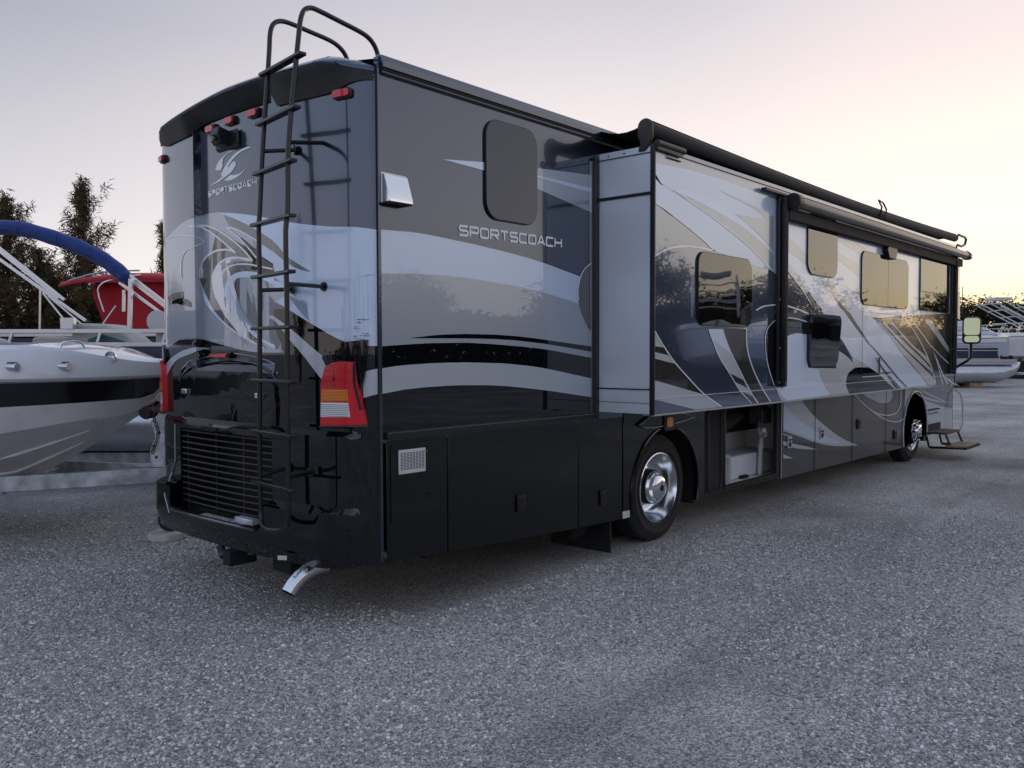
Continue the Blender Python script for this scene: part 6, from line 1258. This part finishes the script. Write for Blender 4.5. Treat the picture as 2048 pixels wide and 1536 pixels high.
cr_ = thing('cabin_cruiser', 'white cabin cruiser with a flared bow behind the navy pontoon boat', 'boat', (47.2, 6.15, 0), RD)
rs = []
for s in (0, .15, .4, .8, 1.4, 2.4, 4, 7.5):
    b = 1.35*(1-math.exp(-s*.95))+.02; rs.append((s, b, 2.05-.10*min(1, s/4), 1.92-.10*min(1, s/4), 1.75-.1*min(1, s/4), b*.72, 1.2-.25*min(1, s/2), max(.62, 1.80-1.2*min(1, s/2.4)**.75)))
hull(cr_, rs, gel_white, gel_white, mat('pale_blue_gelcoat', (.42, .48, .58), .3, coat=.5))
MB().prism([(-.9, 2.02), (-1.5, 2.32), (-2.4, 2.60), (-3.2, 2.72), (-3.3, 2.9), (-5.5, 2.9), (-5.6, 2.02)], 'y', -.95, .95).build('cabin', gel_white, cr_, bevel=.08, seg=3)
MB().prism([(-2.35, 2.62), (-2.75, 2.98), (-4.4, 3.02), (-4.5, 2.62)], 'y', -.97, -.94).build('cabin_window', glass_dk, cr_)
for k in range(2): MB().box(-5.2, -1.4, -.97+.0, -.952, 2.20+k*.16, 2.215+k*.16).build('cabin_stripe', navy_pan, cr_)
MB().tube(smooth_path([(-.1, -.05, 2.42), (-.6, -.45, 2.46), (-1.6, -.95, 2.42), (-3.6, -1.25, 2.30)]), .02, 6).build('bow_rail', rail_alu, cr_)
for s in (.35, 1.0, 1.8, 2.8):
    b = 1.3*(1-math.exp(-s*.95)); MB().tube([(-s, -b, 2.0), (-s+.25, -b*.98, 2.40)], .015, 6).build('rail_stanchion', rail_alu, cr_)
MB().box(-1.6, -1.0, -.8, .8, 0, .75).box(-6.0, -5.4, -.8, .8, 0, .65).build('hull_stand', dull_black, cr_)
cr_.scale = (1.2, 1.2, 1.2)

tw = thing('tower_boat', 'white fishing boat with a folded aluminium tower at the right edge', 'boat', (54.9, 6.1, 0), RD)
rs = []
for s in (0, .15, .4, .8, 1.4, 2.4, 4, 7.5):
    b = 1.3*(1-math.exp(-s*1.0))+.02; rs.append((s-1.2, b, 2.30, 2.12, 1.95, b*.75, 1.35-.2*min(1, s/2), max(.75, 1.95-1.15*min(1, s/2.2)**.75)))
hull(tw, rs, gel_white, gel_white, gel_grey)
for a, b in (((-2.9, 3.75), (-.5, 2.55)), ((-2.6, 3.80), (-.2, 2.55)), ((-1.6, 3.70), (.7, 2.55)), ((-1.2, 3.85), (.9, 2.7)), ((-.4, 3.85), (1.1, 2.75))):
    for yy in (-.7, .7): MB().tube([(a[0], yy, a[1]), (b[0], yy, b[1])], .030, 6).build('tower_tube', rail_alu, tw)
for x_, z_ in ((-2.75, 3.77), (-2.2, 3.45), (-1.6, 3.12), (-1.0, 2.82), (-.9, 3.62), (-.2, 3.2), (.3, 2.95)):
    MB().tube([(x_-.3, -.7, z_), (x_+.35, -.7, z_-.02)], .022, 6).tube([(x_, -.7, z_), (x_, .7, z_)], .022, 6).build('tower_rung', rail_alu, tw)
for a, b in (((-.1, 2.5), (.35, 3.35)), ((.1, 2.6), (.9, 3.3))):
    MB().tube([(a[0], -.7, a[1]), (b[0], -.7, b[1])], .02, 6).build('tower_brace', rail_alu, tw)
MB().prism(rrect(-2.6, -1.7, 3.95, 4.10, .05), 'y', -.5, .5).build('radar_dome', white_pl, tw, bevel=.03)
MB().tube([(-3.0, -1.0, 2.75), (1.6, -1.0, 2.85)], .02, 6).tube([(-3.0, -1.0, 2.5), (1.8, -.8, 2.5)], .02, 6).build('side_rail', rail_alu, tw)
for k in range(6): MB().tube([(-2.6+.8*k, -1.0, 2.3), (-2.3+.8*k, -1.0, 2.8)], .015, 6).build('rail_stanchion', rail_alu, tw)
for xx in (-5.5, -1.5): MB().box(xx, xx+.6, -.8, .8, 0, .85).build('hull_stand', dull_black, tw)
tw.scale = (1.15, 1.15, 1.15)

gt = thing('grey_trailer', 'grey steel trailer with winch post standing by the silver pontoon', 'trailer', (43.3, 4.75, 0), RD)
MB().bar((1.1, 0, .55), (-4.5, 0, .55), .08, .12).bar((-.6, -.8, .55), (-.6, .8, .55), .06, .1).build('frame', galv, gt, bevel=.01)
MB().prism([(-1.2, .6), (-1.0, .6), (-.75, 1.35), (-.95, 1.35)], 'y', -.08, .08).build('winch_post', galv, gt)
MB().box(-1.05, -.75, -.15, .15, 1.15, 1.35).build('winch', dull_black, gt, bevel=.03)
MB().tube([(.75, 0, .05), (.75, 0, .9)], .03, 8).box(.62, .88, -.1, .1, 0, .06).build('jack', dull_black, gt)
for sg in (-1, 1): MB().lathe([(0, 0), (.3, .02), (.33, .06), (.33, .16), (.3, .2), (0, .2)], (-3.4, sg*.95-.1, .33), 'y', 20).build('trailer_wheel', rubber, gt)
pole = MB().tube([(0, 0, 0), (0, 0, 7.2)], [.06, .03], 8).build('antenna_pole', mat('pole_grey', (.08, .08, .085), .6), None)
pole.location = (79.0, 16.1, 0); tag(pole, 'thin tall pole rising above the trees right of the motorhome', 'pole')

# ================================================================== trees
bark = mat('bark', (.060, .045, .035), .95, bump=(12, .02), var=(4, .3))
def leaf_mat(name, a, b):
    m = bpy.data.materials.new(name); m.use_nodes = True; nt = m.node_tree; p = nt.nodes['Principled BSDF']
    p.inputs['Roughness'].default_value = .8; p.inputs['Specular IOR Level'].default_value = .2
    g_ = nt.nodes.new('ShaderNodeNewGeometry'); tc = nt.nodes.new('ShaderNodeTexCoord')
    n = nt.nodes.new('ShaderNodeTexNoise'); n.inputs['Scale'].default_value = .8; n.inputs['Detail'].default_value = 3
    nt.links.new(tc.outputs['Object'], n.inputs['Vector'])
    ad = nt.nodes.new('ShaderNodeMath'); ad.operation = 'MULTIPLY_ADD'; ad.inputs[1].default_value = .45
    nt.links.new(g_.outputs['Random Per Island'], ad.inputs[0])
    mr = nt.nodes.new('ShaderNodeMapRange'); mr.inputs['From Min'].default_value = .35; mr.inputs['From Max'].default_value = .68; mr.inputs['To Max'].default_value = .75
    nt.links.new(n.outputs['Fac'], mr.inputs['Value']); nt.links.new(mr.outputs[0], ad.inputs[2])
    mx = nt.nodes.new('ShaderNodeMix'); mx.data_type = 'RGBA'; mx.inputs[6].default_value = (*a, 1); mx.inputs[7].default_value = (*b, 1)
    nt.links.new(ad.outputs[0], mx.inputs[0]); nt.links.new(mx.outputs[2], p.inputs['Base Color'])
    tr_ = nt.nodes.new('ShaderNodeBsdfTranslucent'); nt.links.new(mx.outputs[2], tr_.inputs['Color'])
    ms = nt.nodes.new('ShaderNodeMixShader'); ms.inputs[0].default_value = .3
    nt.links.new(p.outputs[0], ms.inputs[1]); nt.links.new(tr_.outputs[0], ms.inputs[2])
    nt.links.new(ms.outputs[0], nt.nodes['Material Output'].inputs['Surface'])
    return m
leaf_cas = leaf_mat('casuarina_needles', (.030, .050, .028), (.15, .088, .045))
leaf_oak = leaf_mat('oak_leaves', (.028, .034, .016), (.070, .058, .026))
def pine(name, label, loc, h, w, seed, lean=0, n_limb=70, group=None):
    """casuarina: a plume of many steep limbs carrying drooping needle sprays"""
    rng = random.Random(seed); t = thing(name, label, 'tree', loc, rng.uniform(0, 6), group)
    tp = [(lean*(i/8)**2+.08*math.sin(i*1.3+seed), .08*math.cos(i*1.7+seed), h*.97*i/8) for i in range(9)]
    MB().tube(tp, [.16*(1-i/9)+.012 for i in range(9)], 7).build('trunk', bark, t)
    lm = MB(); fv, ff = [], []
    for k in range(n_limb):
        f = .10+.90*(k+rng.random())/n_limb; z = h*f
        i = min(7, int(f*8)); a = rng.uniform(0, 2*math.pi)
        base = Vector(tp[i])+(Vector(tp[i+1])-Vector(tp[i]))*(f*8-i if f < 1 else 1)
        L = w*.42*(1.06-f)**.5*rng.uniform(.25, 1.45)*(1.0 if f > .2 else f/.2*.6+.4)
        up_ = rng.uniform(1.0, 2.6); d = Vector((math.cos(a), math.sin(a), up_))
        tip = base+Vector((math.cos(a)*L, math.sin(a)*L, min(up_*L*.9, h*1.0-z+.2)))
        if f > .85: tip = base+Vector((math.cos(a)*L*.5, math.sin(a)*L*.5, h*.06))
        mid = (base+tip)/2+Vector((0, 0, -.1*L))
        lm.tube([base, mid, tip], [.022, .013, .004], 4, cap=False)
        for q in range(int(30+78*L)):
            u = rng.uniform(.15, 1.12); p = base*(1-u)**2+mid*2*u*(1-u)+tip*u*u if u <= 1 else tip+(tip-mid)*(u-1)*.7
            p = p+Vector((rng.gauss(0, .10), rng.gauss(0, .10), rng.gauss(0, .10)))
            ln = rng.uniform(.16, .42); dv = Vector((rng.gauss(0, .45)+.35*math.cos(a), rng.gauss(0, .45)+.35*math.sin(a), rng.uniform(-1.0, .55))).normalized()
            sdv = dv.cross(Vector((rng.gauss(0, 1), rng.gauss(0, 1), rng.gauss(0, 1)))).normalized()*rng.uniform(.012, .030)
            k0 = len(fv); fv += [tuple(p-sdv), tuple(p+sdv), tuple(p+dv*ln*.6+sdv*.9), tuple(p+dv*ln)]; ff.append((k0, k0+1, k0+2, k0+3))
    lm.build('limb', bark, t)
    me = bpy.data.meshes.new('crown'); me.from_pydata(fv, [], ff); me.materials.append(leaf_cas)
    link(bpy.data.objects.new('crown', me), t)
    return t
def broad(name, label, loc, h, w, seed, group=None, dens=1.0, m=None):
    """spreading broadleaf tree: forked limbs, leaf clumps around the limb ends"""
    rng = random.Random(seed); t = thing(name, label, 'tree', loc, rng.uniform(0, 6), group)
    lm = MB(); ends = []
    def grow(p, d, L, r, depth):
        q = p+d*L; mid = (p+q)/2+Vector((rng.gauss(0, .06), rng.gauss(0, .06), 0))*L
        lm.tube([p, mid, q], [r, r*.82, r*.65], 6 if depth < 2 else 4, cap=False)
        if depth >= 3: ends.append((q, L)); return
        for _ in range(3 if depth < 2 else 3):
            nd = (d+Vector((rng.gauss(0, .62), rng.gauss(0, .62), rng.gauss(.12, .35)))).normalized()
            grow(q, nd, L*rng.uniform(.62, .85), r*.6, depth+1)
    for _ in range(3):
        a = rng.uniform(0, 6.28); grow(Vector((rng.gauss(0, .15), rng.gauss(0, .15), 0)), Vector((math.cos(a)*.45*w/h, math.sin(a)*.45*w/h, 1)).normalized(), h*.30, .035*h*.6, 0)
    lm.build('trunk', bark, t)
    fv, ff = [], []
    for p, L in ends:
        for q in range(int(46*dens)):
            c = p+Vector((rng.gauss(0, .42), rng.gauss(0, .42), rng.gauss(-.05, .33)))*L*1.05
            if c.z < .25: continue
            s = rng.uniform(.05, .12)*h/5; u = Vector((rng.gauss(0, 1), rng.gauss(0, 1), rng.gauss(0, .7))).normalized(); v = u.orthogonal().normalized()
            k0 = len(fv); fv += [tuple(c-u*s), tuple(c+v*s*.55), tuple(c+u*s*1.1), tuple(c-v*s*.5)]; ff.append((k0, k0+1, k0+2, k0+3))
    me = bpy.data.meshes.new('crown'); me.from_pydata(fv, [], ff); me.materials.append(m or leaf_oak)
    link(bpy.data.objects.new('crown', me), t)
    return t
PINES = [((13.9, 37.75), 9.5, 2.9, 1, 'tallest feathery pine with a browning crown above the red canopy'),
 ((11.45, 40.3), 8.8, 3.2, 2, 'feathery pine with a rusty top at the left edge'),
 ((16.35, 34.85), 7.5, 1.9, 3, 'slim feathery pine just left of the motorhome roof edge'),
 ((12.4, 39.2), 6.4, 3.6, 4, 'bushy pine between the two tall pines at left'),
 ((13.2, 38.7), 5.0, 3.0, 5, 'low bushy pine left of the tallest pine'),
 ((14.6, 37.0), 4.6, 3.2, 6, 'low bushy pine behind the red canopy'),
 ((11.0, 41.5), 6.8, 3.4, 7, 'dense dark pine behind the blue canopy at far left'),
 ((15.6, 36.2), 3.4, 2.6, 8, 'short scrubby pine between the tallest and the slim pine')]
for (x, y), h, w, sd_, lab in PINES:
    pine('pine_tree', lab, (x, y, 0), h, w, sd_, n_limb=int(46+h*7), group='pines behind the boats at left')
# thicket under the pines, one dark mass
def thicket(name, p0, p1, h0, h1, n, seed, m, lab, depth=1.5):
    rng = random.Random(seed); fv, ff = [], []
    for _ in range(n):
        u = rng.random(); hh = (h0+(h1-h0)*(.5+.5*math.sin(u*23+seed)*math.sin(u*9)))
        x = p0[0]+(p1[0]-p0[0])*u+rng.gauss(0, depth*.5); y = p0[1]+(p1[1]-p0[1])*u+rng.gauss(0, depth*.5); z = hh*rng.random()**.7
        s = rng.uniform(.08, .22); a = Vector((rng.gauss(0, 1), rng.gauss(0, 1), rng.gauss(0, 1))).normalized(); b = a.orthogonal().normalized(); c = Vector((x, y, z))
        k0 = len(fv); fv += [tuple(c-a*s), tuple(c+b*s*.6), tuple(c+a*s), tuple(c-b*s*.6)]; ff.append((k0, k0+1, k0+2, k0+3))
    me = bpy.data.meshes.new(name); me.from_pydata(fv, [], ff); me.materials.append(m)
    o = bpy.data.objects.new(name, me); link(o); o['kind'] = 'stuff'; o['label'] = lab; o['category'] = 'thicket'
thicket('scrub_thicket', (8, 44), (40, 22), 2.6, 4.2, 42000, 3, leaf_cas, 'dark scrub filling the gaps under the pines', 2.0)
thicket('scrub_thicket', (66, 34), (96, -30), 2.4, 4.0, 40000, 8, leaf_oak, 'dark scrub below the trees beyond the yard', 3.0)
rng = random.Random(40)
RT = [((78.5, 17.6), 7.4, 6.2, 'spreading tree just right of the motorhome mirror against the sunset'), ((81.2, 14.6), 7.6, 6.6, 'rounded tree against the brightest part of the sunset'), ((83.5, 11.2), 6.9, 6.2, 'tree behind the aluminium tower at the right edge')]
for k, ((x, y), h, w, lab) in enumerate(RT): broad('broadleaf_tree', lab, (x, y, 0), h, w, 60+k, 'trees beyond the yard at right', 1.3)
# trees round the rest of the yard, outside the frame, mirrored in the paintwork
proto = [broad('yard_edge_tree', 'broadleaf tree at the yard edge mirrored in the motorhome side', (30, -34, 0), 7.0, 7.5, 91, 'trees round the yard edge', 1.2),
         broad('yard_edge_tree', 'broadleaf tree at the yard edge mirrored in the motorhome side', (38, -30, 0), 5.6, 7.0, 92, 'trees round the yard edge', 1.2),
         pine('yard_edge_tree', 'feathery pine at the yard edge mirrored in the motorhome side', (20, -36, 0), 8.0, 3.4, 93, group='trees round the yard edge')]
spots = [(4, -30, 1), (9, -33, 0), (14, -34, 2), (17, -33, 1), (24, -34, 0), (46, -29, 0), (53, -27, 1), (60, -25, 0), (68, -22, 1), (76, -17, 0), (85, -12, 1), (90, -4, 0), (86, 4, 1),
         (-8, -33, 0), (-20, -31, 1), (-31, -24, 0), (-37, -14, 1), (-40, -5, 0), (-41, 4, 1), (-39, 13, 0), (-36, 22, 1), (-30, 30, 2), (-22, 36, 0), (-10, 41, 1), (1, 44, 0)]
for x, y, k in spots:
    c = copy_tree(proto[k]); c.location = (x, y, 0); c.rotation_euler = (0, 0, rng.uniform(0, 6.28)); s = rng.uniform(.95, 1.25)*(1.12 if x > 35 else .95); c.scale = (s, s, s)
thicket('scrub_thicket', (-10, -35), (94, -14), 2.8, 4.4, 80000, 12, leaf_oak, 'scrub along the yard edge mirrored in the motorhome side', 2.5)
thicket('scrub_thicket', (-42, -25), (-40, 30), 1.4, 2.6, 12000, 13, leaf_oak, 'scrub behind the viewer mirrored in the motorhome rear', 2.5)

# boats on the near side of the yard, outside the frame, mirrored in the slide-out
for src_, loc_, rz_, lab_ in ((tw, (25.0, -12.2, 0), R(150), 'fishing boat with a tower mirrored in the rearmost slide-out window'), (cr_, (36.0, -17.5, 0), R(200), 'cabin cruiser mirrored beside the patio awning arm'), (tw, (58.0, -17.0, 0), R(170), 'tower boat mirrored in the front slide-out window')):
    c = copy_tree(src_); c.location = loc_; c.rotation_euler = (0, 0, rz_); c['label'] = lab_; c['group'] = 'boats on the near side of the yard'
